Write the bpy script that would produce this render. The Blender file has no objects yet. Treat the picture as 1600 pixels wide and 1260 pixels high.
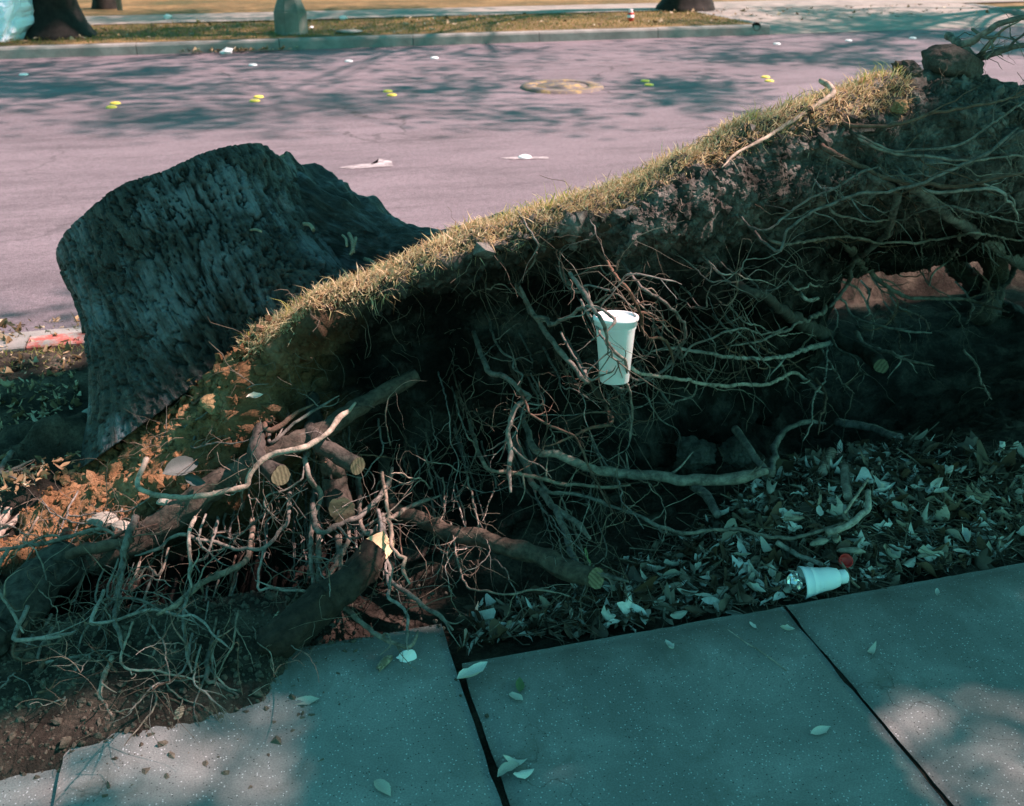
import bpy, math, random
import numpy as np
from mathutils import Vector, Matrix

random.seed(7)
RNG = np.random.default_rng(7)
scene = bpy.context.scene
COL = scene.collection
R = math.radians

# ------------------------------------------------------------------ camera, sky, sun, exposure
CAM_H, PITCH, YAW, FOC = 1.6, R(25.8), R(15.3), 1592.0
cam_d = bpy.data.cameras.new('camera')
cam = bpy.data.objects.new('camera', cam_d)
COL.objects.link(cam)
cam.location = (0, 0, CAM_H)
cam.rotation_euler = (math.pi / 2 - PITCH, 0, -YAW)
cam_d.sensor_width = 36.0
cam_d.lens = 36.0 * FOC / 1600.0
cam_d.clip_start = 0.02
cam_d.clip_end = 2000
cam_d.dof.use_dof = True
cam_d.dof.focus_distance = 2.55
cam_d.dof.aperture_fstop = 6.3
scene.camera = cam

SUN_AZ, SUN_EL = R(96), R(50)           # azimuth measured from +Y (across the road) towards +X
SUN = np.array([math.sin(SUN_AZ) * math.cos(SUN_EL), math.cos(SUN_AZ) * math.cos(SUN_EL), math.sin(SUN_EL)])
world = bpy.data.worlds.new('World')
scene.world = world
world.use_nodes = True
wn = world.node_tree
wn.nodes.clear()
sky = wn.nodes.new('ShaderNodeTexSky')
sky.sky_type = 'NISHITA'
sky.sun_disc = False
sky.sun_elevation = SUN_EL
sky.sun_rotation = SUN_AZ
sky.air_density = 1.0
sky.dust_density = 0.6
tint = wn.nodes.new('ShaderNodeMix')
tint.data_type = 'RGBA'
tint.blend_type = 'MULTIPLY'
tint.inputs[0].default_value = 1.0
tint.inputs[7].default_value = (0.34, 1.0, 0.72, 1)
bg = wn.nodes.new('ShaderNodeBackground')
bg.inputs[1].default_value = 0.115
wo = wn.nodes.new('ShaderNodeOutputWorld')
wn.links.new(sky.outputs[0], tint.inputs[6])
wn.links.new(tint.outputs[2], bg.inputs[0])
wn.links.new(bg.outputs[0], wo.inputs[0])

sun_d = bpy.data.lights.new('sun', 'SUN')
sun_d.energy = 5.0
sun_d.angle = R(0.9)
sun_d.color = (1.0, 0.69, 0.68)
sun = bpy.data.objects.new('sun', sun_d)
COL.objects.link(sun)
sun.rotation_euler = Vector(tuple(SUN)).to_track_quat('Z', 'Y').to_euler()
sun.location = tuple(SUN * 30)

vs = scene.view_settings
vs.view_transform = 'Standard'
vs.look = 'None'
vs.exposure = 1.4
vs.gamma = 1.0
scene.cycles.use_denoising = True
scene.cycles.max_bounces = 6
scene.cycles.transparent_max_bounces = 6

# ------------------------------------------------------------------ calibration of the photographed place
_fw = np.array([math.sin(YAW) * math.cos(PITCH), math.cos(YAW) * math.cos(PITCH), -math.sin(PITCH)])
_rt = np.array([math.cos(YAW), -math.sin(YAW), 0.0])
_up = np.cross(_rt, _fw)
_C = np.array([0.0, 0.0, CAM_H])
def ray(x, y): return _fw + _rt * ((x - 800) / FOC) - _up * ((y - 630) / FOC)
def on_z(x, y, z=0.0):
    r = ray(x, y)
    return _C + r * ((z - CAM_H) / r[2])
def on_y(x, y, Y):
    r = ray(x, y)
    return _C + r * (Y / r[1])
def depth(P): return float((np.asarray(P) - _C) @ _fw)
def px_m(px, P): return px * depth(P) / FOC        # pixels of the photograph -> metres at point P

# ------------------------------------------------------------------ helpers
def hash3(ix, iy, iz, seed):
    h = (ix.astype(np.int64) * 374761393 + iy.astype(np.int64) * 668265263 + iz.astype(np.int64) * 2147483647 + seed * 1442695041) & 0xFFFFFFFF
    h = ((h ^ (h >> 13)) * 1274126177) & 0xFFFFFFFF
    h = ((h ^ (h >> 16)) * 2246822519) & 0xFFFFFFFF
    return ((h ^ (h >> 15)) & 0xFFFFFF) / float(0xFFFFFF)
def vnoise(p, seed=0):
    i = np.floor(p); f = p - i; i = i.astype(np.int64)
    u = f * f * (3 - 2 * f)
    r = 0
    for dx in (0, 1):
        wx = u[:, 0] if dx else 1 - u[:, 0]
        for dy in (0, 1):
            wy = u[:, 1] if dy else 1 - u[:, 1]
            for dz in (0, 1):
                wz = u[:, 2] if dz else 1 - u[:, 2]
                r = r + wx * wy * wz * hash3(i[:, 0] + dx, i[:, 1] + dy, i[:, 2] + dz, seed)
    return r * 2 - 1
def fbm(p, octaves=4, seed=0, gain=0.5):
    p = np.asarray(p, float); a, s, t = 1.0, 0.0, 0.0
    for k in range(octaves):
        s = s + a * vnoise(p * (2.03 ** k) + 17.3 * k, seed + k); t += a; a *= gain
    return s / t
def ridged(p, octaves=4, seed=0):
    p = np.asarray(p, float); a, s, t = 1.0, 0.0, 0.0
    for k in range(octaves):
        s = s + a * (1 - np.abs(vnoise(p * (2.1 ** k) + 9.1 * k, seed + k))); t += a; a *= 0.5
    return s / t

def new_mesh(name, verts, quads=None, tris=None, smooth=True, mats=(), quad_mat=None, tri_mat=None):
    verts = np.asarray(verts, np.float32)
    quads = np.zeros((0, 4), np.int32) if quads is None else np.asarray(quads, np.int32).reshape(-1, 4)
    tris = np.zeros((0, 3), np.int32) if tris is None else np.asarray(tris, np.int32).reshape(-1, 3)
    me = bpy.data.meshes.new(name)
    me.vertices.add(len(verts)); me.vertices.foreach_set('co', verts.ravel())
    nl = quads.size + tris.size
    me.loops.add(nl)
    me.loops.foreach_set('vertex_index', np.concatenate([quads.ravel(), tris.ravel()]))
    nq, nt = len(quads), len(tris)
    me.polygons.add(nq + nt)
    me.polygons.foreach_set('loop_start', np.concatenate([np.arange(nq) * 4, nq * 4 + np.arange(nt) * 3]).astype(np.int32))
    me.polygons.foreach_set('use_smooth', np.full(nq + nt, smooth))
    for m in mats: me.materials.append(m)
    if quad_mat is not None or tri_mat is not None:
        qm = np.zeros(nq, np.int32) if quad_mat is None else np.broadcast_to(np.asarray(quad_mat, np.int32), (nq,))
        tm = np.zeros(nt, np.int32) if tri_mat is None else np.broadcast_to(np.asarray(tri_mat, np.int32), (nt,))
        me.polygons.foreach_set('material_index', np.concatenate([qm, tm]).astype(np.int32))
    me.update(calc_edges=True)
    me.validate()
    return me
def link(name, me, parent=None, label=None, cat=None, group=None, kind=None, loc=None):
    o = bpy.data.objects.new(name, me)
    COL.objects.link(o)
    if parent is not None: o.parent = parent
    if label: o['label'] = label
    if cat: o['category'] = cat
    if group: o['group'] = group
    if kind: o['kind'] = kind
    if loc is not None: o.location = tuple(float(v) for v in loc)
    return o
def empty(name, loc=(0, 0, 0), **kw):
    o = link(name, None, **kw); o.empty_display_size = 0.1
    o.location = tuple(float(v) for v in loc)
    return o
class MB:
    """collects pieces into one mesh"""
    def __init__(s): s.v, s.q, s.t, s.n = [], [], [], 0
    def add(s, v, q=None, t=None):
        v = np.asarray(v, float)
        if q is not None and len(q): s.q.append(np.asarray(q) + s.n)
        if t is not None and len(t): s.t.append(np.asarray(t) + s.n)
        s.v.append(v); s.n += len(v)
        return s
    def mesh(s, name, mats, smooth=True):
        return new_mesh(name, np.concatenate(s.v), np.concatenate(s.q) if s.q else None, np.concatenate(s.t) if s.t else None, smooth, mats)
def grid_quads(nu, nv, wrap_v=False):
    q = []
    iu = np.arange(nu - 1)[:, None]; jv = np.arange(nv if wrap_v else nv - 1)[None, :]
    a = iu * nv + jv; b = iu * nv + (jv + 1) % nv; c = (iu + 1) * nv + (jv + 1) % nv; d = (iu + 1) * nv + jv
    return np.stack([a, b, c, d], -1).reshape(-1, 4)
def catmull(P, step):
    P = np.asarray(P, float)
    if len(P) == 2:
        n = max(2, int(np.linalg.norm(P[1] - P[0]) / step) + 1)
        t = np.linspace(0, 1, n)[:, None]
        return P[0] * (1 - t) + P[1] * t
    Q = np.vstack([2 * P[0] - P[1], P, 2 * P[-1] - P[-2]])
    out = []
    for i in range(1, len(Q) - 2):
        n = max(2, int(np.linalg.norm(Q[i + 1] - Q[i]) / step))
        t = np.linspace(0, 1, n, endpoint=False)[:, None]
        a, b, c, d = Q[i - 1], Q[i], Q[i + 1], Q[i + 2]
        out.append(0.5 * (2 * b + (c - a) * t + (2 * a - 5 * b + 4 * c - d) * t ** 2 + (3 * b - 3 * c + d - a) * t ** 3))
    out.append(P[-1:])
    return np.vstack(out)
def frames(P):
    T = np.gradient(P, axis=0); T /= np.linalg.norm(T, axis=1)[:, None] + 1e-9
    n = np.cross(T[0], [0.13, 0.27, 0.95])
    if np.linalg.norm(n) < 1e-3: n = np.cross(T[0], [1, 0, 0])
    n /= np.linalg.norm(n)
    N = np.zeros_like(P); N[0] = n
    for i in range(1, len(P)):
        n = N[i - 1] - T[i] * (N[i - 1] @ T[i]); N[i] = n / (np.linalg.norm(n) + 1e-9)
    return T, N, np.cross(T, N)
def tube(P, rad, sides=8, bump=0.0, freq=30.0, seed=0, caps=True, ridge=False):
    P = np.asarray(P, float); n = len(P)
    rad = np.broadcast_to(np.asarray(rad, float), (n,))
    T, N, B = frames(P)
    ang = np.arange(sides) * 2 * math.pi / sides
    V = P[:, None, :] + rad[:, None, None] * (np.cos(ang)[None, :, None] * N[:, None, :] + np.sin(ang)[None, :, None] * B[:, None, :])
    if bump > 0:
        F = V.reshape(-1, 3)
        if ridge:
            L = np.repeat(np.concatenate([[0], np.cumsum(np.linalg.norm(np.diff(P, axis=0), axis=1))]), sides)
            A = np.tile(ang, n)
            rr = np.repeat(rad, sides)
            q = np.stack([L * freq * 0.28, np.cos(A) * rr * freq, np.sin(A) * rr * freq], 1)
            d = 0.6 * fbm(q, 3, seed) + 0.6 * fbm(F * freq * 0.35, 2, seed + 5)
        else:
            d = fbm(F * freq, 3, seed)
        V = V + (d.reshape(n, sides) * bump * rad[:, None])[..., None] * (V - P[:, None, :]) / (rad[:, None, None] + 1e-9)
    V = V.reshape(-1, 3)
    q = grid_quads(n, sides, True)
    t = None
    if caps:
        V = np.vstack([V, P[0], P[-1]])
        k = np.arange(sides); k2 = (k + 1) % sides
        t = np.vstack([np.stack([np.full(sides, n * sides), k2, k], 1), np.stack([np.full(sides, n * sides + 1), (n - 1) * sides + k, (n - 1) * sides + k2], 1)])
    return V, q, t
def box(x0, x1, y0, y1, z0, z1, bev=0.0, seg=1):
    """axis-aligned box with chamfered upper edges"""
    b = bev
    ring = lambda i, z: [(x0 + i, y0 + i, z), (x1 - i, y0 + i, z), (x1 - i, y1 - i, z), (x0 + i, y1 - i, z)]
    V = ring(0, z0) + (ring(0, z1 - b) + ring(b, z1) if b > 0 else ring(0, z1))
    n = len(V) // 4; q = []
    for r in range(n - 1):
        for k in range(4): q.append((r * 4 + k, r * 4 + (k + 1) % 4, (r + 1) * 4 + (k + 1) % 4, (r + 1) * 4 + k))
    q.append((n * 4 - 4, n * 4 - 3, n * 4 - 2, n * 4 - 1)); q.append((3, 2, 1, 0))
    return np.array(V, float), np.array(q)
def lathe(prof, sides=32):
    prof = np.asarray(prof, float); ang = np.arange(sides) * 2 * math.pi / sides
    V = np.stack([prof[:, 0, None] * np.cos(ang), prof[:, 0, None] * np.sin(ang), np.repeat(prof[:, 1, None], sides, 1)], -1).reshape(-1, 3)
    return V, grid_quads(len(prof), sides, True)

# icosphere template for stones and clods
def ico(sub=1):
    import bmesh
    bm = bmesh.new(); bmesh.ops.create_icosphere(bm, subdivisions=sub, radius=1.0)
    v = np.array([x.co[:] for x in bm.verts]); t = np.array([[y.index for y in f.verts] for f in bm.faces]); bm.free()
    return v, t
ICO1, ICO2, ICO3, ICO4 = ico(1), ico(2), ico(3), ico(5)

# ------------------------------------------------------------------ materials
class NT:
    def __init__(s, name):
        s.m = bpy.data.materials.new(name); s.m.use_nodes = True; s.t = s.m.node_tree; s.t.nodes.clear()
        s.out = s.t.nodes.new('ShaderNodeOutputMaterial'); s.b = s.t.nodes.new('ShaderNodeBsdfPrincipled')
        s.t.links.new(s.b.outputs[0], s.out.inputs[0]); s.b.inputs['Roughness'].default_value = 0.9
        s.b.inputs['Specular IOR Level'].default_value = 0.25
        s.tc = s.t.nodes.new('ShaderNodeTexCoord')
    def n(s, typ, **kw):
        x = s.t.nodes.new(typ)
        for k, v in kw.items(): setattr(x, k, v)
        return x
    def lk(s, a, b): s.t.links.new(a, b)
    def map(s, scale, coord='Object'):
        if isinstance(scale, (int, float)): scale = (scale,) * 3
        m = s.n('ShaderNodeMapping'); m.inputs['Scale'].default_value = scale; s.lk(s.tc.outputs[coord], m.inputs[0]); return m.outputs[0]
    def noise(s, scale, detail=4, rough=0.55, vec=None, dist=0.0):
        x = s.n('ShaderNodeTexNoise'); x.inputs['Scale'].default_value = scale; x.inputs['Detail'].default_value = detail
        x.inputs['Roughness'].default_value = rough; x.inputs['Distortion'].default_value = dist
        s.lk(vec if vec is not None else s.tc.outputs['Object'], x.inputs['Vector']); return x.outputs['Fac']
    def voro(s, scale, feature='F1', vec=None):
        x = s.n('ShaderNodeTexVoronoi'); x.feature = feature; x.inputs['Scale'].default_value = scale
        s.lk(vec if vec is not None else s.tc.outputs['Object'], x.inputs['Vector']); return x
    def ramp(s, fac, stops, interp='LINEAR'):
        r = s.n('ShaderNodeValToRGB'); r.color_ramp.interpolation = interp; e = r.color_ramp.elements
        while len(e) < len(stops): e.new(0.5)
        for i, (p, c) in enumerate(stops):
            e[i].position = p; e[i].color = (c, c, c, 1) if isinstance(c, (int, float)) else (*c, 1)
        s.lk(fac, r.inputs[0]); return r.outputs[0]
    def mix(s, fac, a, b, typ='MIX'):
        x = s.n('ShaderNodeMix'); x.data_type = 'RGBA'; x.blend_type = typ
        for v, i in ((fac, 0), (a, 6), (b, 7)):
            if isinstance(v, (int, float)): x.inputs[i].default_value = v if i == 0 else (v, v, v, 1)
            elif isinstance(v, tuple): x.inputs[i].default_value = (*v, 1)
            else: s.lk(v, x.inputs[i])
        return x.outputs[2]
    def math(s, op, a, b=0.5):
        x = s.n('ShaderNodeMath'); x.operation = op
        for v, i in ((a, 0), (b, 1)):
            if isinstance(v, (int, float)): x.inputs[i].default_value = v
            else: s.lk(v, x.inputs[i])
        return x.outputs[0]
    def col(s, c):
        if isinstance(c, tuple): s.b.inputs['Base Color'].default_value = (*c, 1)
        else: s.lk(c, s.b.inputs['Base Color'])
        return s
    def rough(s, v): s.b.inputs['Roughness'].default_value = v; return s
    def bump(s, h, strength=0.5, dist=0.005):
        x = s.n('ShaderNodeBump'); x.inputs['Strength'].default_value = strength; x.inputs['Distance'].default_value = dist
        s.lk(h, x.inputs['Height']); s.lk(x.outputs[0], s.b.inputs['Normal']); return s
    def objrand(s):
        return s.n('ShaderNodeObjectInfo').outputs['Random']
    def island(s):
        return s.n('ShaderNodeNewGeometry').outputs['Random Per Island']

def mat_concrete(name, c0, c1, speck=True):
    m = NT(name)
    big = m.ramp(m.noise(2.2, 5, 0.6), [(0.3, c0), (0.7, c1)])
    stain = m.ramp(m.noise(5.5, 6, 0.65, dist=0.6), [(0.42, 0.72), (0.6, 1.0)])
    c = m.mix(0.7, big, stain, 'MULTIPLY')
    fine = m.ramp(m.noise(260, 3, 0.6), [(0.3, 0.66), (0.7, 1.2)])
    c = m.mix(0.8, c, fine, 'MULTIPLY')
    if speck:
        vo = m.voro(170)
        r = m.n('ShaderNodeSeparateColor'); m.lk(vo.outputs['Color'], r.inputs[0])
        a = m.math('LESS_THAN', vo.outputs['Distance'], 0.27)
        k = m.math('GREATER_THAN', r.outputs[0], 0.80)
        c = m.mix(m.math('MULTIPLY', a, k), c, (0.50, 0.50, 0.50))
        k2 = m.math('LESS_THAN', r.outputs[0], 0.10)
        c = m.mix(m.math('MULTIPLY', a, k2), c, (0.05, 0.05, 0.05))
    if speck:
        sp_ = m.n('ShaderNodeSeparateXYZ'); m.lk(m.tc.outputs['Object'], sp_.inputs[0])
        dy = m.math('ADD', sp_.outputs[1], m.math('MULTIPLY', m.noise(9, 5, 0.7), 0.35))
        c = m.mix(m.ramp(dy, [(1.60 / 2.0, 0.0), (1.82 / 2.0, 0.75)]) if False else m.math('MULTIPLY', m.ramp(m.math('MULTIPLY', dy, 0.5), [(0.80, 0.0), (0.90, 1.0)]), 0.55), c, (0.075, 0.062, 0.048))
        st = m.ramp(m.noise(3.3, 7, 0.75, dist=1.2), [(0.52, 0.0), (0.66, 0.5)])
        c = m.mix(st, c, (0.10, 0.10, 0.085))
        w_ = m.noise(5, 5, 0.7); wv = m.n('ShaderNodeVectorMath', operation='ADD'); nn_ = m.n('ShaderNodeTexNoise'); nn_.inputs['Scale'].default_value = 4; nn_.inputs['Detail'].default_value = 6
        m.lk(m.tc.outputs['Object'], nn_.inputs['Vector']); m.lk(m.tc.outputs['Object'], wv.inputs[0]); m.lk(nn_.outputs['Color'], wv.inputs[1])
        ck = m.voro(1.1, 'DISTANCE_TO_EDGE', vec=wv.outputs[0])
        c = m.mix(m.math('MULTIPLY', m.ramp(ck.outputs['Distance'], [(0.0, 1.0), (0.006, 0.0)]), m.ramp(m.noise(1.3, 2), [(0.5, 0.0), (0.6, 0.6)])), c, (0.04, 0.036, 0.03))
    m.col(c); m.rough(0.8)
    m.bump(m.math('ADD', m.noise(240, 3), m.math('MULTIPLY', m.noise(30, 4), 1.5)), 0.5, 0.0025)
    return m.m
M = {}
M['slab'] = mat_concrete('concrete_slab', (0.185, 0.195, 0.185), (0.265, 0.27, 0.255))
M['kerb'] = mat_concrete('kerb_concrete', (0.20, 0.19, 0.175), (0.32, 0.305, 0.28), False)
M['far_walk'] = mat_concrete('far_pavement_concrete', (0.22, 0.19, 0.165), (0.33, 0.29, 0.25), False)
M['pillar'] = mat_concrete('cast_concrete', (0.13, 0.135, 0.115), (0.24, 0.235, 0.20))

m = NT('red_paint'); c = m.mix(m.ramp(m.noise(18, 5, 0.7), [(0.45, 0.0), (0.6, 1.0)]), (0.38, 0.10, 0.08), (0.32, 0.28, 0.25)); M['red_kerb'] = m.col(c).bump(m.noise(120), 0.4, 0.002).m

m = NT('old_asphalt')
base = m.ramp(m.noise(0.55, 5, 0.6, vec=m.map((0.35, 1, 1))), [(0.3, (0.135, 0.110, 0.122)), (0.7, (0.19, 0.155, 0.170))])
wear = m.ramp(m.noise(3.0, 6, 0.7, vec=m.map((0.25, 1.2, 1))), [(0.32, 0.62), (0.5, 0.95), (0.68, 1.12)])
c = m.mix(0.85, base, wear, 'MULTIPLY')
c = m.mix(m.ramp(m.noise(1.3, 6, 0.7, dist=0.8), [(0.60, 0.0), (0.66, 0.35)]), c, (0.07, 0.058, 0.06))
c = m.mix(m.ramp(m.noise(26, 2, 0.5), [(0.70, 0.0), (0.76, 0.5)]), c, (0.05, 0.045, 0.045))
agg = m.ramp(m.noise(140, 3, 0.7), [(0.32, 0.5), (0.5, 1.0), (0.72, 1.5)])
c = m.mix(0.85, c, agg, 'MULTIPLY')
c = m.mix(0.6, c, m.ramp(m.noise(38, 4, 0.75), [(0.3, 0.6), (0.7, 1.35)]), 'MULTIPLY')
crk = m.voro(0.42, 'DISTANCE_TO_EDGE', vec=m.n('ShaderNodeVectorMath', operation='ADD').outputs[0])
va = [n for n in m.t.nodes if n.type == 'VECT_MATH'][0]
nz = m.n('ShaderNodeTexNoise'); nz.inputs['Scale'].default_value = 1.7; nz.inputs['Detail'].default_value = 6
m.lk(m.tc.outputs['Object'], nz.inputs['Vector']); m.lk(m.tc.outputs['Object'], va.inputs[0]); m.lk(nz.outputs['Color'], va.inputs[1])
cl = m.ramp(crk.outputs['Distance'], [(0.0, 1.0), (0.012, 0.0)])
c = m.mix(m.math('MULTIPLY', cl, m.ramp(m.noise(0.3, 2), [(0.45, 0.0), (0.6, 0.7)])), c, (0.03, 0.027, 0.027))
m.col(c); m.rough(0.85); m.bump(m.noise(140, 3, 0.7), 0.8, 0.006); M['asphalt'] = m.m

def mat_soil(name, dark, mid, lite, bstr=0.9):
    m = NT(name)
    c = m.ramp(m.noise(6, 8, 0.65), [(0.3, dark), (0.5, mid), (0.72, lite)])
    c = m.mix(0.85, c, m.ramp(m.noise(110, 5, 0.7), [(0.3, 0.45), (0.7, 1.4)]), 'MULTIPLY')
    m.col(c); m.rough(1.0); m.b.inputs['Specular IOR Level'].default_value = 0.1
    h = m.math('ADD', m.noise(70, 8, 0.7), m.math('MULTIPLY', m.noise(260, 4, 0.6), 0.5))
    m.bump(h, bstr, 0.012)
    return m
M['crumb'] = mat_soil('soil_crumbs', (0.07, 0.056, 0.042), (0.13, 0.11, 0.085), (0.21, 0.18, 0.14)).m
# torn root plate: loam blackened below to deepen hollow shade, with reddish clay low on the trunk side
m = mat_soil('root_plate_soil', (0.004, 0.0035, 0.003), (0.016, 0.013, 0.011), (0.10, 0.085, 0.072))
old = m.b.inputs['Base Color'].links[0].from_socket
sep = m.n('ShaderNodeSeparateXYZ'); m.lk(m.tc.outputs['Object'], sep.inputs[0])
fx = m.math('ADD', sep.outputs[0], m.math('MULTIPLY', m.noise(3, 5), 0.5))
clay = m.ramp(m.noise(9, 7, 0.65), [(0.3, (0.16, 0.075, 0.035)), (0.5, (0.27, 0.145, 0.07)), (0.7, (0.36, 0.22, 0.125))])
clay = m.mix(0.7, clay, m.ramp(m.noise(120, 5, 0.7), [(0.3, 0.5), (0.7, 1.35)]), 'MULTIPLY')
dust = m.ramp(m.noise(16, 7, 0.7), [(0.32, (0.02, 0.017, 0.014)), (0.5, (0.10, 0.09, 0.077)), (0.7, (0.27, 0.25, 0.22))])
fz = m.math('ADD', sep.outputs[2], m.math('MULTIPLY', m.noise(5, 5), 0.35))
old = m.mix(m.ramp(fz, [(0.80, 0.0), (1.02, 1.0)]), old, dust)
fy = m.math('ADD', m.math('SUBTRACT', sep.outputs[1], 2.0), m.math('MULTIPLY', m.noise(6, 4), 0.12))
cw = m.math('MULTIPLY', m.ramp(fx, [(0.10, 1.0), (0.55, 0.0)]), m.ramp(fy, [(0.52, 0.0), (0.66, 1.0)]))
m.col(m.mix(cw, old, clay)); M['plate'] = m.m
M['strip'] = mat_soil('planting_strip_soil', (0.014, 0.011, 0.009), (0.048, 0.038, 0.03), (0.15, 0.12, 0.09)).m
M['redsoil'] = mat_soil('red_soil', (0.10, 0.05, 0.03), (0.2, 0.1, 0.055), (0.3, 0.18, 0.1)).m

def mat_bark(name, dark, lite, scl=40, stretch=True):
    m = NT(name)
    c = m.ramp(m.noise(scl, 6, 0.7), [(0.32, dark), (0.68, lite)])
    c = m.mix(0.6, c, m.ramp(m.noise(9, 4, 0.6), [(0.35, 0.6), (0.65, 1.25)]), 'MULTIPLY')
    v = m.ramp(m.objrand(), [(0.0, (0.72, 0.70, 0.70)), (0.5, (1.0, 0.98, 0.95)), (1.0, (1.30, 1.10, 0.95))])
    c = m.mix(1.0, c, v, 'MULTIPLY')
    m.col(c); m.rough(0.85); m.bump(m.noise(scl * 3.5, 5, 0.65), 0.7, 0.004)
    return m.m
M['root'] = mat_bark('root_bark', (0.09, 0.08, 0.07), (0.44, 0.40, 0.355))
M['root_mid'] = mat_bark('mid_root_bark', (0.05, 0.044, 0.038), (0.28, 0.25, 0.215))
M['root_dark'] = mat_bark('dark_root_bark', (0.02, 0.017, 0.014), (0.105, 0.09, 0.075))
M['root_stub'] = mat_bark('brown_root_bark', (0.014, 0.010, 0.007), (0.075, 0.05, 0.036))
M['root_red'] = mat_bark('reddish_root_bark', (0.05, 0.03, 0.022), (0.19, 0.12, 0.085))
M['rootlet'] = mat_bark('rootlet_bark', (0.05, 0.042, 0.035), (0.20, 0.175, 0.145))
M['limb'] = mat_bark('tree_bark', (0.006, 0.005, 0.004), (0.022, 0.018, 0.015), 14)
m = NT('stump_bark')
vm = m.map((1, 1, 1), 'Object')
c = m.ramp(m.noise(26, 7, 0.7), [(0.3, (0.010, 0.009, 0.007)), (0.52, (0.034, 0.029, 0.024)), (0.75, (0.085, 0.076, 0.066))])
c = m.mix(0.8, c, m.ramp(m.noise(120, 4, 0.7), [(0.3, 0.55), (0.7, 1.35)]), 'MULTIPLY')
ap = m.n('ShaderNodeAttribute'); ap.attribute_name = 'bark_pos'
mp_ = m.n('ShaderNodeMapping'); mp_.inputs['Scale'].default_value = (1, 1, 0.13); m.lk(ap.outputs['Vector'], mp_.inputs[0])
fib = m.noise(95, 6, 0.65, vec=mp_.outputs[0], dist=0.5); fib2 = m.noise(34, 5, 0.7, vec=mp_.outputs[0], dist=0.4)
c = m.mix(0.9, c, m.ramp(fib, [(0.34, 0.25), (0.5, 0.9), (0.68, 1.9)]), 'MULTIPLY'); c = m.mix(0.7, c, m.ramp(fib2, [(0.36, 0.35), (0.64, 1.5)]), 'MULTIPLY')
c = m.mix(m.math('MULTIPLY', m.ramp(m.noise(4.2, 5, 0.65), [(0.47, 0.0), (0.60, 0.85)]), m.ramp(fib2, [(0.40, 0.0), (0.55, 1.0)])), c, (0.16, 0.18, 0.20))  # pale bluish patches: sky sheen on the bark put into its colour
at = m.n('ShaderNodeAttribute'); at.attribute_name = 'bark_plate'
c = m.mix(m.ramp(at.outputs['Fac'], [(0.05, 1.0), (0.55, 0.0)]), c, (0.006, 0.005, 0.004))
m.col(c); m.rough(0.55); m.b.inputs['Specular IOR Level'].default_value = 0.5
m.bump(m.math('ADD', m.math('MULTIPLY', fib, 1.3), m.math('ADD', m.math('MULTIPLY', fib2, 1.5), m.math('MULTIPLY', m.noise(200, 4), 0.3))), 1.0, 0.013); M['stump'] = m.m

def mat_wood(name, a, b):
    m = NT(name)
    w = m.n('ShaderNodeTexWave'); w.wave_type = 'RINGS'; w.inputs['Scale'].default_value = 60; w.inputs['Distortion'].default_value = 3.0; w.inputs['Detail'].default_value = 3
    m.lk(m.tc.outputs['Object'], w.inputs['Vector'])
    c = m.ramp(w.outputs['Fac'], [(0.2, a), (0.8, b)])
    c = m.mix(0.6, c, m.ramp(m.noise(60, 5, 0.7), [(0.35, 0.7), (0.65, 1.15)]), 'MULTIPLY')
    return m.col(c).bump(m.noise(180), 0.5, 0.002).m
M['sawn'] = mat_wood('sawn_wood', (0.46, 0.33, 0.18), (0.60, 0.46, 0.28))
M['sawn_grey'] = mat_wood('weathered_sawn_wood', (0.12, 0.10, 0.06), (0.20, 0.165, 0.10))
M['splinter'] = mat_wood('splintered_wood', (0.16, 0.13, 0.09), (0.34, 0.28, 0.20))

def mat_blade(name, stops):
    m = NT(name); m.col(m.ramp(m.island(), stops)); m.rough(0.6)
    tr = m.n('ShaderNodeBsdfTranslucent'); m.lk(m.b.inputs['Base Color'].links[0].from_socket, tr.inputs[0])
    mx = m.n('ShaderNodeMixShader'); mx.inputs[0].default_value = 0.42
    m.lk(m.b.outputs[0], mx.inputs[1]); m.lk(tr.outputs[0], mx.inputs[2]); m.lk(mx.outputs[0], m.out.inputs[0])
    return m.m
M['straw'] = mat_blade('dry_grass', [(0.0, (0.30, 0.19, 0.09)), (0.4, (0.52, 0.39, 0.21)), (0.75, (0.76, 0.62, 0.40)), (1.0, (0.52, 0.47, 0.21))])
M['grass'] = mat_blade('green_grass', [(0.0, (0.24, 0.27, 0.06)), (0.5, (0.36, 0.37, 0.09)), (1.0, (0.48, 0.45, 0.13))])
M['lawn'] = mat_blade('lawn_grass', [(0.0, (0.07, 0.10, 0.02)), (0.5, (0.16, 0.15, 0.04)), (1.0, (0.32, 0.24, 0.08))])
M['crown'] = mat_blade('tree_leaves', [(0.0, (0.03, 0.055, 0.016)), (0.5, (0.05, 0.085, 0.022)), (1.0, (0.08, 0.11, 0.03))])
def mat_leaf(name, stops, isl=False):
    m = NT(name); c = m.ramp(m.island() if isl else m.objrand(), stops)
    c = m.mix(0.7, c, m.ramp(m.noise(45, 4, 0.7), [(0.3, 0.6), (0.7, 1.2)]), 'MULTIPLY')
    m.col(c); m.rough(0.55); m.bump(m.noise(90, 3), 0.4, 0.002); return m.m
M['leaf'] = mat_leaf('fallen_leaf', [(0.0, (0.42, 0.40, 0.33)), (0.5, (0.55, 0.53, 0.46)), (1.0, (0.66, 0.64, 0.58))])
M['litter'] = mat_leaf('leaf_litter', [(0.0, (0.03, 0.024, 0.018)), (0.3, (0.12, 0.07, 0.04)), (0.5, (0.09, 0.075, 0.06)), (0.68, (0.27, 0.22, 0.16)), (0.82, (0.5, 0.47, 0.41)), (1.0, (0.66, 0.64, 0.6))], True)
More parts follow.
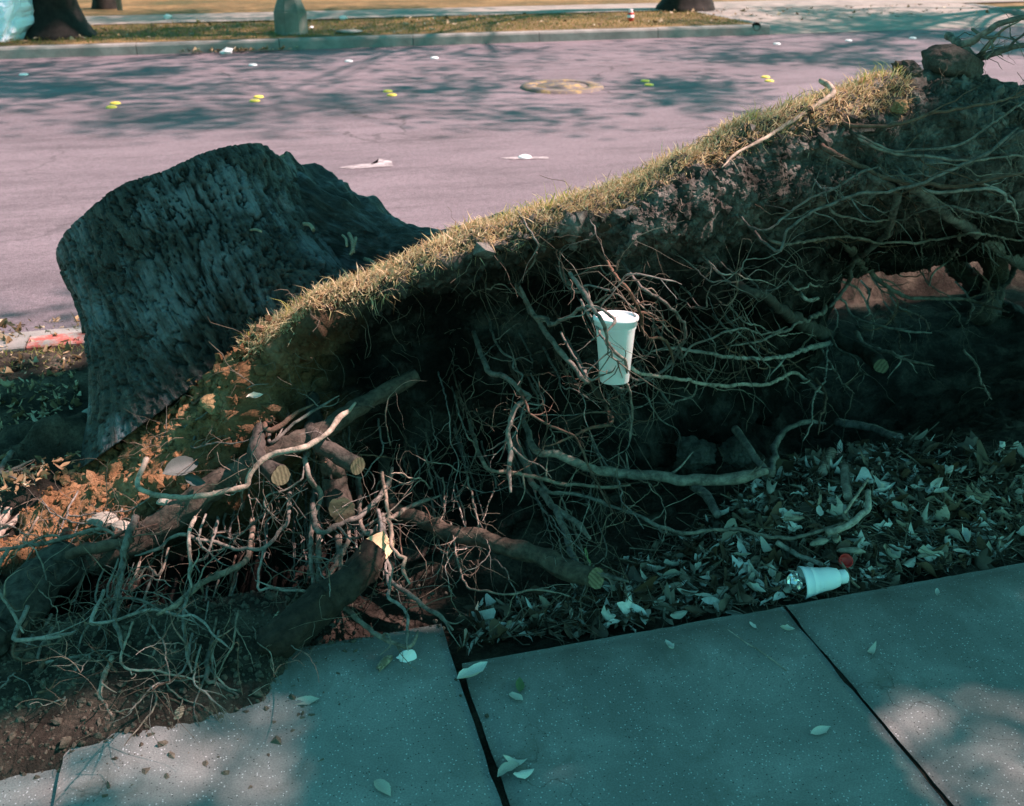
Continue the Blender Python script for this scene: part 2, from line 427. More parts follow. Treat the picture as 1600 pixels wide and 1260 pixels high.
M['litter_warm'] = mat_leaf('dry_leaf_litter', [(0.0, (0.14, 0.08, 0.04)), (0.5, (0.28, 0.19, 0.10)), (1.0, (0.50, 0.42, 0.30))], True)
M['husk'] = mat_bark('dry_husk', (0.14, 0.12, 0.095), (0.42, 0.38, 0.32))
M['grey_leaf'] = mat_leaf('grey_leaf', [(0.0, (0.06, 0.075, 0.07)), (1.0, (0.10, 0.115, 0.105))])
M['green_leaf'] = mat_leaf('green_leaf', [(0.0, (0.10, 0.16, 0.07)), (1.0, (0.16, 0.22, 0.10))])
def mat_stone(name, a, b):
    m = NT(name); c = m.ramp(m.noise(14, 6, 0.65), [(0.3, a), (0.7, b)]); return m.col(c).bump(m.noise(90, 5), 0.6, 0.004).m
M['stone'] = mat_stone('grey_stone', (0.16, 0.155, 0.14), (0.32, 0.31, 0.28))
M['pale_stone'] = mat_stone('pale_stone', (0.20, 0.18, 0.15), (0.42, 0.38, 0.31))
M['clod'] = mat_soil('grey_clod', (0.05, 0.045, 0.039), (0.085, 0.077, 0.067), (0.14, 0.128, 0.11), 0.8).m
M['clay_clod'] = mat_soil('clay_clod', (0.19, 0.12, 0.06), (0.27, 0.18, 0.09), (0.34, 0.24, 0.13), 0.7).m
m = NT('foam_cup'); m.col(m.ramp(m.noise(30, 3), [(0.3, (0.70, 0.67, 0.65)), (0.7, (0.80, 0.77, 0.75))])).rough(0.45); m.b.inputs['Subsurface Weight'].default_value = 0.15; m.b.inputs['Subsurface Radius'].default_value = (0.01, 0.008, 0.006); m.bump(m.voro(420).outputs['Distance'], 0.12, 0.001); M['foam'] = m.m
m = NT('cup_lid'); m.col(m.mix(m.ramp(m.noise(40, 5, 0.7), [(0.60, 0.0), (0.72, 0.5)]), (0.80, 0.78, 0.78), (0.30, 0.25, 0.20))).rough(0.3); m.b.inputs['Specular IOR Level'].default_value = 0.5; M['lid'] = m.m
m = NT('white_plastic_cup'); m.col((0.82, 0.82, 0.84)).rough(0.35); m.b.inputs['Subsurface Weight'].default_value = 0.2; m.b.inputs['Subsurface Radius'].default_value = (0.01, 0.01, 0.01); M['cupw'] = m.m
m = NT('orange_print'); m.col((0.75, 0.38, 0.26)).rough(0.5); M['orange'] = m.m
m = NT('red_plastic'); m.col((0.50, 0.03, 0.025)).rough(0.35); M['redcap'] = m.m
m = NT('crumpled_paper'); m.col(m.ramp(m.noise(12), [(0.3, (0.66, 0.66, 0.66)), (0.7, (0.84, 0.84, 0.84))])).rough(0.8); M['paper'] = m.m
m = NT('foil'); m.col((0.75, 0.76, 0.78)).rough(0.25); m.b.inputs['Metallic'].default_value = 0.9; M['foil'] = m.m
m = NT('clear_plastic_sheet'); m.col((0.80, 0.83, 0.90)).rough(0.3); m.b.inputs['Subsurface Weight'].default_value = 0.3; m.b.inputs['Subsurface Radius'].default_value = (0.1, 0.1, 0.12); M['bag'] = m.m
m = NT('white_marker'); m.col(m.ramp(m.noise(60, 4), [(0.35, (0.55, 0.55, 0.55)), (0.6, (0.85, 0.85, 0.85))])).rough(0.4); M['dotw'] = m.m
m = NT('yellow_marker'); m.col(m.ramp(m.noise(60, 4), [(0.35, (0.55, 0.42, 0.06)), (0.6, (0.80, 0.62, 0.10))])).rough(0.4); M['doty'] = m.m
m = NT('worn_white_paint'); m.col(m.mix(m.ramp(m.noise(25, 6, 0.75, vec=m.map((0.4, 2.5, 1))), [(0.46, 0.0), (0.56, 0.8)]), (0.165, 0.138, 0.142), (0.5, 0.46, 0.46))); M['wornw'] = m.m
m = NT('manhole_iron'); m.col(m.mix(m.ramp(m.noise(9, 6, 0.75), [(0.50, 0.0), (0.62, 0.7)]), (0.13, 0.105, 0.10), (0.40, 0.27, 0.08))).rough(0.7); M['manhole'] = m.m
m = NT('far_lawn'); c = m.ramp(m.noise(0.9, 6, 0.7), [(0.3, (0.05, 0.06, 0.02)), (0.48, (0.14, 0.09, 0.035)), (0.68, (0.26, 0.165, 0.07))]); c = m.mix(0.7, c, m.ramp(m.noise(14, 5, 0.7), [(0.3, 0.5), (0.7, 1.3)]), 'MULTIPLY'); M['farlawn'] = m.col(c).bump(m.noise(40), 0.8, 0.03).m
m = NT('open_ground'); M['ground'] = m.col(m.ramp(m.noise(0.3, 6, 0.7), [(0.3, (0.10, 0.08, 0.04)), (0.7, (0.2, 0.16, 0.08))])).m

# ================================================================== SETTING
ROAD_Z = -0.12
WALK_Y = 1.87           # far edge of the near pavement
KERB_Y0, KERB_Y1 = 4.22, 4.37
FAR_Y0, FAR_Y1 = 14.95, 15.12
def sheet(name, x0, x1, y0, y1, z, mat, nx=1, ny=1, wob=0.0, kind='structure'):
    xs, ys = np.linspace(x0, x1, nx + 1), np.linspace(y0, y1, ny + 1)
    X, Y = np.meshgrid(xs, ys, indexing='ij')
    Z = np.full_like(X, z)
    if wob: Z = Z + wob * fbm(np.stack([X.ravel() * 0.7, Y.ravel() * 0.7, 0 * X.ravel()], 1), 3, 3).reshape(X.shape)
    V = np.stack([X, Y, Z], -1).reshape(-1, 3)
    q = grid_quads(nx + 1, ny + 1)[:, ::-1]
    return link(name, new_mesh(name, V, q, mats=[mat]), kind=kind)
sheet('ground', -400, 400, -400, 400, -0.45, M['ground'])
road = sheet('road', -60, 60, KERB_Y1 - 0.02, FAR_Y0 + 0.02, ROAD_Z, M['asphalt'])

# near pavement: soil bed with concrete slabs
pav = link('pavement', new_mesh('pavement', *box(-8, 10, -0.9, WALK_Y - 0.02, -0.3, -0.014), mats=[M['strip']]), kind='structure')
def slab_mesh(w, d, seed, h=0.1, nx=36, ny=56):
    xs, ys = np.linspace(0, w, nx), np.linspace(0, d, ny)
    X, Y = np.meshgrid(xs, ys, indexing='ij')
    P = np.stack([X.ravel() * 9 + seed * 3.1, Y.ravel() * 9, np.zeros(X.size)], 1)
    e = 0.006 * fbm(P * 1.7, 4, seed).reshape(X.shape)
    f = lambda a, n: np.exp(-a / (n * 0.35))
    ex = np.minimum(np.arange(nx), np.arange(nx)[::-1])[:, None]; ey = np.minimum(np.arange(ny), np.arange(ny)[::-1])[None, :]
    edge = np.minimum(ex, ey)
    Z = np.where(edge == 0, -0.007 - np.abs(e) * 0.8, 0.0008 * fbm(P * 0.6, 3, seed + 9).reshape(X.shape))
    X2 = X + np.where(ex == 0, e, 0); Y2 = Y + np.where(ey == 0, e, 0)
    V = np.stack([X2, Y2, Z], -1).reshape(-1, 3)
    # second ring just inside the edge keeps the chamfer narrow
    q = grid_quads(nx, ny)[:, ::-1]
    idx = np.arange(nx * ny).reshape(nx, ny)
    ring = np.concatenate([idx[:, 0], idx[-1, 1:], idx[::-1, -1][1:], idx[0, ::-1][1:-1]])
    low = V[ring].copy(); low[:, 2] = -h
    k = np.arange(len(ring)); k2 = (k + 1) % len(ring); o = len(V)
    side = np.stack([ring[k], o + k, o + k2, ring[k2]], 1)[:, ::-1]
    return new_mesh('slab', np.vstack([V, low]), np.vstack([q, side]), mats=[M['slab']])
SPX = 0.855
for i in range(-5, 8):
    x0 = 0.385 + i * SPX
    s = link('slab', slab_mesh(SPX - 0.010, 1.6, i + 20), pav)
    dy, z, rz = 0.0, RNG.uniform(-0.002, 0.002), RNG.uniform(-0.002, 0.002)
    if i == -1: dy, z, rz, x0 = 0.115, 0.026, 0.004, x0 - 0.006
    if i == -2: dy, z, rz = 0.06, 0.012, -0.006
    s.location = (x0, WALK_Y - 1.6 + dy, z); s.rotation_euler = (0.004 if i == -1 else 0, 0, rz)
    link('slab', s.data, pav).location = (x0 + 0.001, WALK_Y - 3.215 + dy * 0.2, 0)

# kerbs: one kerb stone after another
def kerb_run(name, xa, xb, y0, y1, length, red=()):
    k = link(name, new_mesh(name, *box(xa, xb, y0 + 0.01, y1 - 0.01, -0.42, ROAD_Z - 0.03), mats=[M['kerb']]), kind='structure')
    meshes = {}
    x = xa; i = 0
    while x < xb - 0.01:
        mat = 'red_kerb' if any(a <= x < b for a, b in red) else 'kerb'
        L = min(length, xb - x)
        V, q = [], []
        prof = [(y0, -0.38), (y0, -0.006), (y0 + 0.006, 0.0), (y1 - 0.035, 0.0), (y1 - 0.012, -0.008), (y1, -0.032), (y1 + 0.012, -0.38)]
        if name == 'far_kerb': prof = [(y0 + y1 - a, b) for a, b in prof][::-1]
        n = len(prof)
        for xx in (0.004, L - 0.004):
            V += [(xx, a, b) for a, b in prof]
        q = [(j, j + 1, n + j + 1, n + j) for j in range(n - 1)]
        t = [(0, j + 1, j) for j in range(1, n - 1)] + [(n, n + j, n + j + 1) for j in range(1, n - 1)]
        key = (mat, round(L, 3))
        if key not in meshes: meshes[key] = new_mesh('kerb_stone', V, np.array(q)[:, ::-1] if name != 'far_kerb' else np.array(q), t, smooth=False, mats=[M[mat]])
        o = link('kerb_stone', meshes[key], k); o.location = (x, RNG.uniform(-.003, .003), RNG.uniform(-.003, .003))
        x += length; i += 1
    return k
kerb_run('kerb', -11.7, 14, KERB_Y0, KERB_Y1, 0.9, red=((-0.95, 0.75),))
FZ = 0.02
far_kerb = kerb_run('far_kerb', -14, 8.2, FAR_Y0, FAR_Y1, 1.85)
far_kerb.location.z = FZ
kb2 = kerb_run('far_kerb', 13.6, 32, FAR_Y0, FAR_Y1, 1.85); kb2.location.z = FZ
# gutter strip, far verge, far pavement, lawn, driveway apron
sheet('gutter', -60, 60, KERB_Y1, KERB_Y1 + 0.30, ROAD_Z + 0.022, M['kerb'], 60, 1)
def far_sheet(name, x0, x1, y0, y1, z, mat, n=1): return sheet(name, x0, x1, y0, y1, z, mat, n, max(1, n // 4), 0.02 if n > 1 else 0)
far_sheet('verge', -60, 8.05, FAR_Y1 - 0.02, 17.6, FZ - 0.005, M['farlawn'], 120)
far_sheet('verge', 13.75, 60, FAR_Y1 - 0.02, 17.6, FZ - 0.005, M['farlawn'], 80)
far_sheet('far_pavement', -60, 60, 17.6, 19.1, FZ + 0.012, M['far_walk'])
far_sheet('lawn', -60, 60, 19.1, 60, FZ + 0.004, M['farlawn'], 120)
V = [(8.2, FAR_Y0 - 0.02, ROAD_Z + 0.004), (13.6, FAR_Y0 - 0.02, ROAD_Z + 0.004), (8.2, 15.35, ROAD_Z + 0.03), (13.6, 15.35, ROAD_Z + 0.03), (8.2, 17.6, FZ + 0.008), (13.6, 17.6, FZ + 0.008)]
link('driveway', new_mesh('driveway', V, [(0, 1, 3, 2), (2, 3, 5, 4)], mats=[M['far_walk']], smooth=False), kind='structure')
# flank of the far verge where the kerb stops at the driveway
link('kerb_return', new_mesh('kerb_return', *box(8.03, 8.2, FAR_Y1 - 0.05, 17.5, -0.3, FZ + 0.003, 0.02), mats=[M['kerb']]), kind='structure')
link('kerb_return', new_mesh('kerb_return', *box(13.6, 13.77, FAR_Y1 - 0.05, 17.5, -0.3, FZ + 0.003, 0.02), mats=[M['kerb']]), kind='structure')

# ------------------------------------------------------------------ planting strip: torn soil, pit under the lifted plate
def g2(X, Y, cx, cy, sx, sy): return np.exp(-((X - cx) / sx) ** 2 - ((Y - cy) / sy) ** 2)
def sstep(a, b, x):
    t = np.clip((x - a) / (b - a), 0, 1); return t * t * (3 - 2 * t)
def strip_z(X, Y):
    X = np.asarray(X, float); Y = np.asarray(Y, float)
    P = np.stack([X.ravel(), Y.ravel(), np.zeros(X.size)], 1)
    n1 = fbm(P * 2.2, 4, 31).reshape(X.shape); n2 = fbm(P * 11, 4, 41).reshape(X.shape); n3 = fbm(P * 45, 3, 51).reshape(X.shape)
    z = -0.055 + 0.05 * sstep(2.0, 3.0, Y) + 0.03 * n1 + 0.022 * n2 + 0.008 * n3
    z = z - 0.42 * g2(X, Y, 1.75, 3.15, 0.95, 0.42) - 0.12 * g2(X, Y, 0.5, 2.35, 0.6, 0.3)
    z = z + 0.11 * g2(X, Y, 1.85, 2.30, 0.60, 0.25) + 0.06 * g2(X, Y, 2.6, 2.3, 0.5, 0.3)
    z = z + 0.07 * g2(X, Y, -0.75, 3.05, 0.30, 0.22) * (1 + n2) + 0.09 * ridged(P * 3.5, 3, 8).reshape(X.shape) * g2(X, Y, -0.75, 3.75, 0.5, 0.2)
    z = z + 0.10 * ridged(P * 4.5, 4, 18).reshape(X.shape) * g2(X, Y, 2.0, 3.6, 1.3, 0.35) - 0.07 * g2(X, Y, 2.0, 3.6, 1.3, 0.35) + (0.05 * n2 + 0.03 * n3) * g2(X, Y, 2.0, 3.2, 1.2, 0.6) - 0.13 * sstep(1.6, 2.3, X) * sstep(2.9, 3.4, Y)
    z = z + 0.15 * g2(X, Y, -0.50, 3.05, 0.34, 0.22)
    fade = sstep(KERB_Y0 - 0.12, KERB_Y0 - 0.02, Y); z = z * (1 - fade) + (-0.015) * fade
    # soil spilled over the pavement on the trunk side
    lim = 1.70 + 0.32 * sstep(-0.10, 0.12, X) + 0.05 * n1 + 0.02 * n2
    sp = sstep(lim - 0.05, lim + 0.12, Y)
    zs = 0.018 + 0.05 * sstep(lim, lim + 0.3, Y) + 0.014 * n2 + 0.008 * n3
    left = 1 - sstep(-0.02, 0.30, X)
    zs = np.where(Y < 2.35, zs * sp - 0.035 * (1 - sp), 0)
    w = left * (1 - sstep(2.15, 2.4, Y))
    z = z * (1 - w) + zs * w
    z = np.where((Y < WALK_Y + 0.0) & (w < 0.5), -0.05, z)
    return z
xs = TXS = np.concatenate([np.linspace(-9, -1.6, 60), np.linspace(-1.58, 3.4, 420), np.linspace(3.45, 12, 60)])
ys = TYS = np.concatenate([np.linspace(1.62, 2.9, 150), np.linspace(2.91, KERB_Y0 + 0.01, 90)])
XX, YY = np.meshgrid(xs, ys, indexing='ij')
ZZ = strip_z(XX, YY)
V = np.stack([XX, YY, ZZ], -1).reshape(-1, 3)
link('planting_strip', new_mesh('planting_strip', V, grid_quads(len(xs), len(ys))[:, ::-1], mats=[M['strip']]), kind='structure')
def zs1(x, y):
    i = int(np.clip(np.searchsorted(TXS, x) - 1, 0, len(TXS) - 2)); j = int(np.clip(np.searchsorted(TYS, y) - 1, 0, len(TYS) - 2))
    a = min(max((x - TXS[i]) / (TXS[i + 1] - TXS[i]), 0), 1); b = min(max((y - TYS[j]) / (TYS[j + 1] - TYS[j]), 0), 1)
    return float((ZZ[i, j] * (1 - b) + ZZ[i, j + 1] * b) * (1 - a) + (ZZ[i + 1, j] * (1 - b) + ZZ[i + 1, j + 1] * b) * a)

# ================================================================== THE UPROOTED TREE
tree = empty('uprooted_tree', (0.2, 3.0, 0.0), label='sawn-off tree stump tipped over, its torn root plate and tangled roots lifted beside the pavement', cat='tree stump')
TO = np.array([0.2, 3.0, 0.0])      # parts are given in world space and moved under the empty
def part(name, me, parent=None, **kw):
    o = link(name, me, parent or tree, **kw)
    if parent is None: o.location = tuple(-TO)
    return o

# --- root plate: surveyed sections (picture column, [(picture row, distance across)]) from turf edge down the torn face
SECT = [
    (-220, [(930, 2.75), (965, 2.6), (1010, 2.4), (1090, 2.15)]),
    (0,    [(815, 2.85), (850, 2.68), (900, 2.5), (960, 2.35), (1020, 2.12)]),
    (150,  [(722, 2.92), (770, 2.72), (830, 2.56), (900, 2.46), (960, 2.40), (1020, 2.15)]),
    (300,  [(612, 2.84), (660, 2.72), (710, 2.60), (770, 2.52), (850, 2.50), (920, 2.42), (1000, 2.15)]),
    (390,  [(535, 2.74), (570, 2.64), (620, 2.60), (690, 2.52), (760, 2.52), (850, 2.52), (960, 2.25)]),
    (480,  [(478, 2.66), (515, 2.56), (560, 2.68), (620, 2.62), (690, 2.50), (780, 2.58), (930, 2.30)]),
    (600,  [(424, 2.60), (455, 2.52), (505, 2.72), (580, 2.68), (660, 2.54), (760, 2.62), (900, 2.38)]),
    (720,  [(370, 2.56), (405, 2.46), (445, 2.70), (540, 2.70), (640, 2.62), (740, 2.62), (860, 2.46)]),
    (830,  [(338, 2.52), (372, 2.42), (405, 2.62), (500, 2.66), (600, 2.58), (700, 2.60), (820, 2.48)]),
    (900,  [(318, 2.51), (350, 2.40), (390, 2.54), (480, 2.58), (600, 2.52), (700, 2.60), (790, 2.52)]),
    (990,  [(282, 2.50), (320, 2.38), (400, 2.30), (460, 2.34), (540, 2.50), (640, 2.66), (750, 2.62)]),
    (1060, [(246, 2.52), (300, 2.38), (380, 2.30), (440, 2.36), (520, 2.52), (640, 2.72), (730, 2.70)]),
    (1130, [(212, 2.54), (270, 2.40), (340, 2.38), (420, 2.34), (500, 2.44), (600, 2.74), (690, 2.86)]),
    (1210, [(186, 2.56), (240, 2.43), (320, 2.38), (400, 2.50), (480, 2.56), (560, 2.80), (670, 3.02)]),
    (1280, [(156, 2.58), (220, 2.44), (300, 2.42), (350, 2.60), (420, 2.85), (480, 3.10), (560, 3.30)]),
    (1310, [(146, 2.58), (210, 2.44), (300, 2.42), (345, 2.62), (395, 3.00), (418, 3.40), (430, 3.62)]),
    (1400, [(122, 2.60), (190, 2.45), (290, 2.42), (335, 2.58), (390, 3.00), (414, 3.40), (428, 3.64)]),
    (1500, [(108, 2.62), (180, 2.44), (270, 2.40), (330, 2.50), (380, 2.95), (396, 3.35), (406, 3.64)]),
    (1600, [(128, 2.66), (190, 2.46), (270, 2.42), (330, 2.52), (370, 2.95), (382, 3.35), (388, 3.64)]),
    (1780, [(190, 2.78), (230, 2.62), (290, 2.58), (330, 2.66), (360, 2.95), (366, 3.35), (368, 3.60)]),
    (1840, [(300, 2.95), (310, 2.90), (320, 2.9), (330, 2.95), (340, 3.05), (350, 3.25), (360, 3.4)]),
]
NT_F = 120
def resample(sec):
    a = np.array(sec, float); d = np.concatenate([[0], np.cumsum(np.hypot(np.diff(a[:, 0]) / 600, np.diff(a[:, 1])))])
    t = np.linspace(0, d[-1], NT_F)
    return np.stack([np.interp(t, d, a[:, 0]), np.interp(t, d, a[:, 1])], 1)
SPX_ = np.array([c for c, _ in SECT], float)
SRES = np.stack([resample(s) for _, s in SECT])          # (nsec, NT_F, 2)
def section(px):
    return np.stack([[np.interp(px, SPX_, SRES[:, k, j]) for j in (0, 1)] for k in range(NT_F)])
PXS = np.concatenate([np.linspace(-220, 1280, 470), np.linspace(1284, 1840, 190)])
FACE = np.stack([np.stack([np.interp(PXS, SPX_, SRES[:, k, j]) for j in (0, 1)], -1) for k in range(NT_F)], 1)   # (npx, NT_F, 2)
def face_y(px, py):
    """distance across of the torn face (or of the ground in front of it) behind a picture point"""
    i = int(np.clip(np.searchsorted(PXS, px), 0, len(PXS) - 1)); c = FACE[i]
    g = on_z(px, py, 0.02)[1]
    if py > c[-1, 0]: return min(g, c[-1, 1])
    yy = float(np.interp(py, c[:, 0], c[:, 1]))
    return min(yy, g) if g > 0 else yy
nf = len(PXS)
pts = np.zeros((nf, NT_F, 3))
for i, px in enumerate(PXS):
    for k in range(NT_F): pts[i, k] = on_y(px, FACE[i, k, 0], FACE[i, k, 1])
# smooth the survey a little
for _ in range(4):
    pts[1:-1, 1:-1] = 0.5 * pts[1:-1, 1:-1] + 0.125 * (pts[2:, 1:-1] + pts[:-2, 1:-1] + pts[1:-1, 2:] + pts[1:-1, :-2])
tt_ = np.linspace(0, 1, NT_F)
hol = sstep(0.20, 0.42, tt_) * (1 - 0.75 * sstep(0.8, 1.0, tt_))
hx = sstep(330, 520, PXS) * (1 - sstep(1180, 1290, PXS))
pts[..., 1] += 0.17 * hol[None, :] * hx[:, None] * (0.75 + 0.6 * fbm(pts.reshape(-1, 3) * 2.6, 3, 88).reshape(nf, NT_F))
CREST = pts[:, 0].copy()
nb = 40                                                    # turf side sloping away behind the crest
back = np.zeros((nf, nb, 3))
u = np.linspace(0, 1, nb)
for i in range(nf):
    c = CREST[i]; span = 1.05
    Yb = c[1] + span * u
    Zb = c[2] - (0.30 * u + 0.32 * u ** 2) * (0.22 + 0.78 * float(sstep(330, 560, PXS[i])))
    back[i] = np.stack([c[0] + 0.25 * u, Yb, Zb], 1)
loop = np.concatenate([back[:, ::-1][:, :-1], pts], 1)     # back edge -> crest -> face -> lip
nl = loop.shape[1]
du = np.gradient(loop, axis=0); dv = np.gradient(loop, axis=1)
nrm = np.cross(du, dv); nrm /= np.linalg.norm(nrm, axis=2)[..., None] + 1e-9
if nrm[nf // 2, nb + 20, 1] > 0: nrm = -nrm                # outwards = towards the pavement
P = loop.reshape(-1, 3)
amp = np.ones((nf, nl)); amp[:, :nb - 6] = 0.25; amp[:, nb - 6:nb + 8] = np.linspace(0.25, 1, 14)[None, :]
d = 0.060 * fbm(P * 5.0, 4, 3) + 0.050 * (ridged(P * np.array([9, 9, 7]), 3, 13) - 0.6) + 0.020 * fbm(P * 34, 4, 23) + 0.006 * fbm(P * 110, 3, 29)
V = loop + (d.reshape(nf, nl) * amp)[..., None] * nrm
PLATE = V[:, nb - 1:].copy(); PLATE_N = nrm[:, nb - 1:].copy()
Vf = V.reshape(-1, 3)
q = grid_quads(nf, nl)
# close the underside from the lip to the back edge
lip = np.arange(nf) * nl + nl - 1; bk = np.arange(nf) * nl
under = np.stack([lip[:-1], bk[:-1], bk[1:], lip[1:]], 1)
q = np.vstack([q, under])
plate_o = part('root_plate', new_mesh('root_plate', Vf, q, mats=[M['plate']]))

# crumbs and clods clinging to the torn face
def scatter_rocks(pos, size, seed, tmpl=ICO1):
    rng = np.random.default_rng(seed); v0, t0 = tmpl; mb = MB()
    for p, s in zip(pos, size):
        A = rng.normal(size=(3, 3)); Q, _ = np.linalg.qr(A)
        sc = s * rng.uniform(0.45, 1.4, 3)
        w = v0 * (1 + rng.uniform(-0.42, 0.42, len(v0)))[:, None]
        mb.add((w * sc) @ Q + p, t=t0)
    return mb
rng = np.random.default_rng(5)
ii = rng.integers(0, nf, 9000); kk = np.clip((rng.beta(1.1, 1.9, 9000) * NT_F).astype(int), 4, NT_F - 1)
pos = PLATE[ii, kk]; size = np.exp(rng.normal(-5.15, 0.5, 9000)).clip(0.002, 0.022)
i2 = rng.integers(int(np.searchsorted(PXS, 960)), int(np.searchsorted(PXS, 1640)), 13000); k2 = (rng.beta(1.2, 1.6, 13000) * 0.62 * NT_F).astype(int) + 3
pos = np.concatenate([pos, PLATE[i2, k2] + PLATE_N[i2, k2] * -0.001]); size = np.concatenate([size, np.exp(rng.normal(-5.6, 0.65, 13000)).clip(0.0014, 0.016)])
i3 = rng.integers(int(np.searchsorted(PXS, 30)), int(np.searchsorted(PXS, 420)), 420); k3 = rng.integers(0, 9, 420)
pos = np.concatenate([pos, PLATE[i3, k3] + rng.normal(0, .012, (420, 3))]); size = np.concatenate([size, np.exp(rng.normal(-4.7, 0.5, 420)).clip(0.004, 0.024)])
part('soil_crumbs', scatter_rocks(pos, size, 1).mesh('soil_crumbs', [M['plate']], False), kind='stuff')

def behind_face(Vw, margin=0.10):
    """the wood stays inside the soil below the turf edge"""
    d_ = Vw - _C; z_ = d_ @ _fw; x_ = 800 + FOC * (d_ @ _rt) / z_; y_ = 630 - FOC * (d_ @ _up) / z_
    ii_ = np.clip(np.searchsorted(PXS, x_), 0, nf - 1)
    cr = np.array([FACE[i, 0, 0] for i in range(nf)])[ii_]
    kk_ = np.clip(((y_ - cr) / np.maximum(np.array([FACE[i, -1, 0] for i in range(nf)])[ii_] - cr, 1) * (NT_F - 1)).astype(int), 0, NT_F - 1)
    lim = np.maximum(np.maximum(PLATE[ii_, kk_, 1], PLATE[ii_, np.minimum(kk_ + 12, NT_F - 1), 1]), PLATE[ii_, np.maximum(kk_ - 12, 0), 1]) + margin
    w_ = sstep(-5, 20, y_ - cr)
    out = Vw.copy(); out[:, 1] = np.where(w_ > 0, Vw[:, 1] + w_ * np.maximum(lim - Vw[:, 1], 0), Vw[:, 1])
    return out
# --- stump
ax = np.array([-0.34, 0.56, 0.76]); ax /= np.linalg.norm(ax)
e1 = np.array([1.0, 0, 0]) - ax * ax[0]; e1 /= np.linalg.norm(e1)
e2 = np.cross(ax, e1)                                     # away from the camera
RIM = on_y(276, 335, 3.42)
NTH, NV = 520, 240
th = np.arange(NTH) * 2 * math.pi / NTH
vv = np.linspace(0, 1, NV)
TH, VV = np.meshgrid(th, vv, indexing='ij')
def lobe(c, w):
    dd = np.angle(np.exp(1j * (TH - c))); return np.exp(-(dd / w) ** 2)
Ls = 0.90
S = VV * Ls
fl = np.clip((S - 0.18) / 0.70, 0, 1.1)
rad = 0.378 + 0.012 * np.cos(TH * 2 + 0.6) + 0.010 * np.cos(TH * 3 + 1.9) + 0.03 * lobe(-0.1, 0.5)
rad = rad + fl ** 1.6 * (0.02 + 0.62 * lobe(0.15, 0.50) + 0.12 * lobe(-0.95, 0.35) + 0.35 * lobe(1.3, 0.5) + 0.44 * lobe(3.1, 0.5))
rad = rad + 0.05 * lobe(-0.95, 0.26) * sstep(0.30, 0.55, S) - 0.05 * lobe(-0.50, 0.2) * sstep(0.25, 0.6, S) - 0.12 * lobe(-1.75, 0.6) * sstep(0.35, 0.85, S)
rimoff = 0.006 * np.cos(TH * 5 + 1) + 0.05 * lobe(-0.55, 0.10) + 0.03 * lobe(0.1, 0.3) - 0.004 * np.sin(TH * 9)
drop = np.clip(1 - S / 0.3, 0, 1)
base = RIM[None, None] - ax * (S + rimoff * drop)[..., None]
dirv = np.cos(TH)[..., None] * e1 + np.sin(TH)[..., None] * e2
Vs = base + dirv * rad[..., None] + np.array([0, 0, 1.0]) * (fl ** 2 * 0.16 * lobe(0.1, 0.6))[..., None]
def voro2(U, W, nu, seed):
    """wrapped cellular pattern: distance to cell edge and a random value per cell"""
    iu, iw = np.floor(U).astype(np.int64), np.floor(W).astype(np.int64)
    f1 = np.full(U.shape, 9.0); f2 = f1.copy(); cid = np.zeros(U.shape)
    z0 = np.zeros(U.shape, np.int64)
    for a_ in (-1, 0, 1):
        for b_ in (-1, 0, 1):
            cu, cw = iu + a_, iw + b_; h = np.mod(cu, nu)
            jx = hash3(h, cw, z0, seed); jy = hash3(h, cw, z0 + 1, seed); v_ = hash3(h, cw, z0 + 2, seed)
            d_ = np.hypot(cu + 0.1 + .8 * jx - U, cw + 0.1 + .8 * jy - W)
            near = d_ < f1; f2 = np.where(near, f1, np.minimum(f2, d_)); cid = np.where(near, v_, cid); f1 = np.where(near, d_, f1)
    return f2 - f1, cid
Pq = np.stack([np.cos(TH) * 9.5, np.sin(TH) * 9.5, S * 9], -1).reshape(-1, 3)
wu = (fbm(Pq * 0.55, 4, 61) * 2.0 + fbm(Pq * 2.5, 3, 60) * 0.55).reshape(TH.shape); ww = (fbm(Pq * 0.7, 4, 62) * 1.4 + fbm(Pq * 2.5, 3, 59) * 0.4).reshape(TH.shape)
e1_, c1_ = voro2(TH / (2 * math.pi) * 84 + wu, S * 5.5 + ww * 0.9, 84, 5)
e2_, c2_ = voro2(TH / (2 * math.pi) * 190 + wu * 1.9, S * 15 + ww * 1.6, 190, 6)
fine = fbm(Pq * np.array([7, 7, 3.5]), 4, 66).reshape(TH.shape); lump = fbm(Vs.reshape(-1, 3) * 4, 3, 68).reshape(TH.shape)
dd = 0.019 * sstep(0.0, 0.16, e1_) + 0.012 * c1_ + 0.004 * sstep(0.0, 0.12, e2_) + 0.005 * c2_ + 0.003 * fine + 0.022 * lump - 0.02
dd = dd * (0.5 + 0.5 * (1 - sstep(0.4, 0.85, VV)))
dd = dd * (0.35 + 0.65 * sstep(0.0, 0.06, VV))
Vs = Vs + dirv * dd[..., None]
PLT = np.transpose(sstep(0.0, 0.16, e1_) * (0.55 + 0.45 * c1_) * (0.7 + 0.3 * sstep(0.0, 0.15, e2_)), (1, 0)).ravel()
Vst = np.transpose(Vs, (1, 0, 2)).reshape(-1, 3)          # rows along v
qs = grid_quads(NV, NTH, True)
def bark_attr(me, val, pos_):
    b_ = me.attributes.new('bark_pos', 'FLOAT_VECTOR', 'POINT'); b_.data.foreach_set('vector', np.asarray(pos_, np.float32).ravel())
    a_ = me.attributes.new('bark_plate', 'FLOAT', 'POINT'); a_.data.foreach_set('value', np.asarray(val, np.float32)); return me
part('stump', bark_attr(new_mesh('stump', behind_face(Vst), qs, mats=[M['stump']]), PLT, np.transpose(np.stack([np.cos(TH) * .4, np.sin(TH) * .4, S], -1), (1, 0, 2)).reshape(-1, 3)))
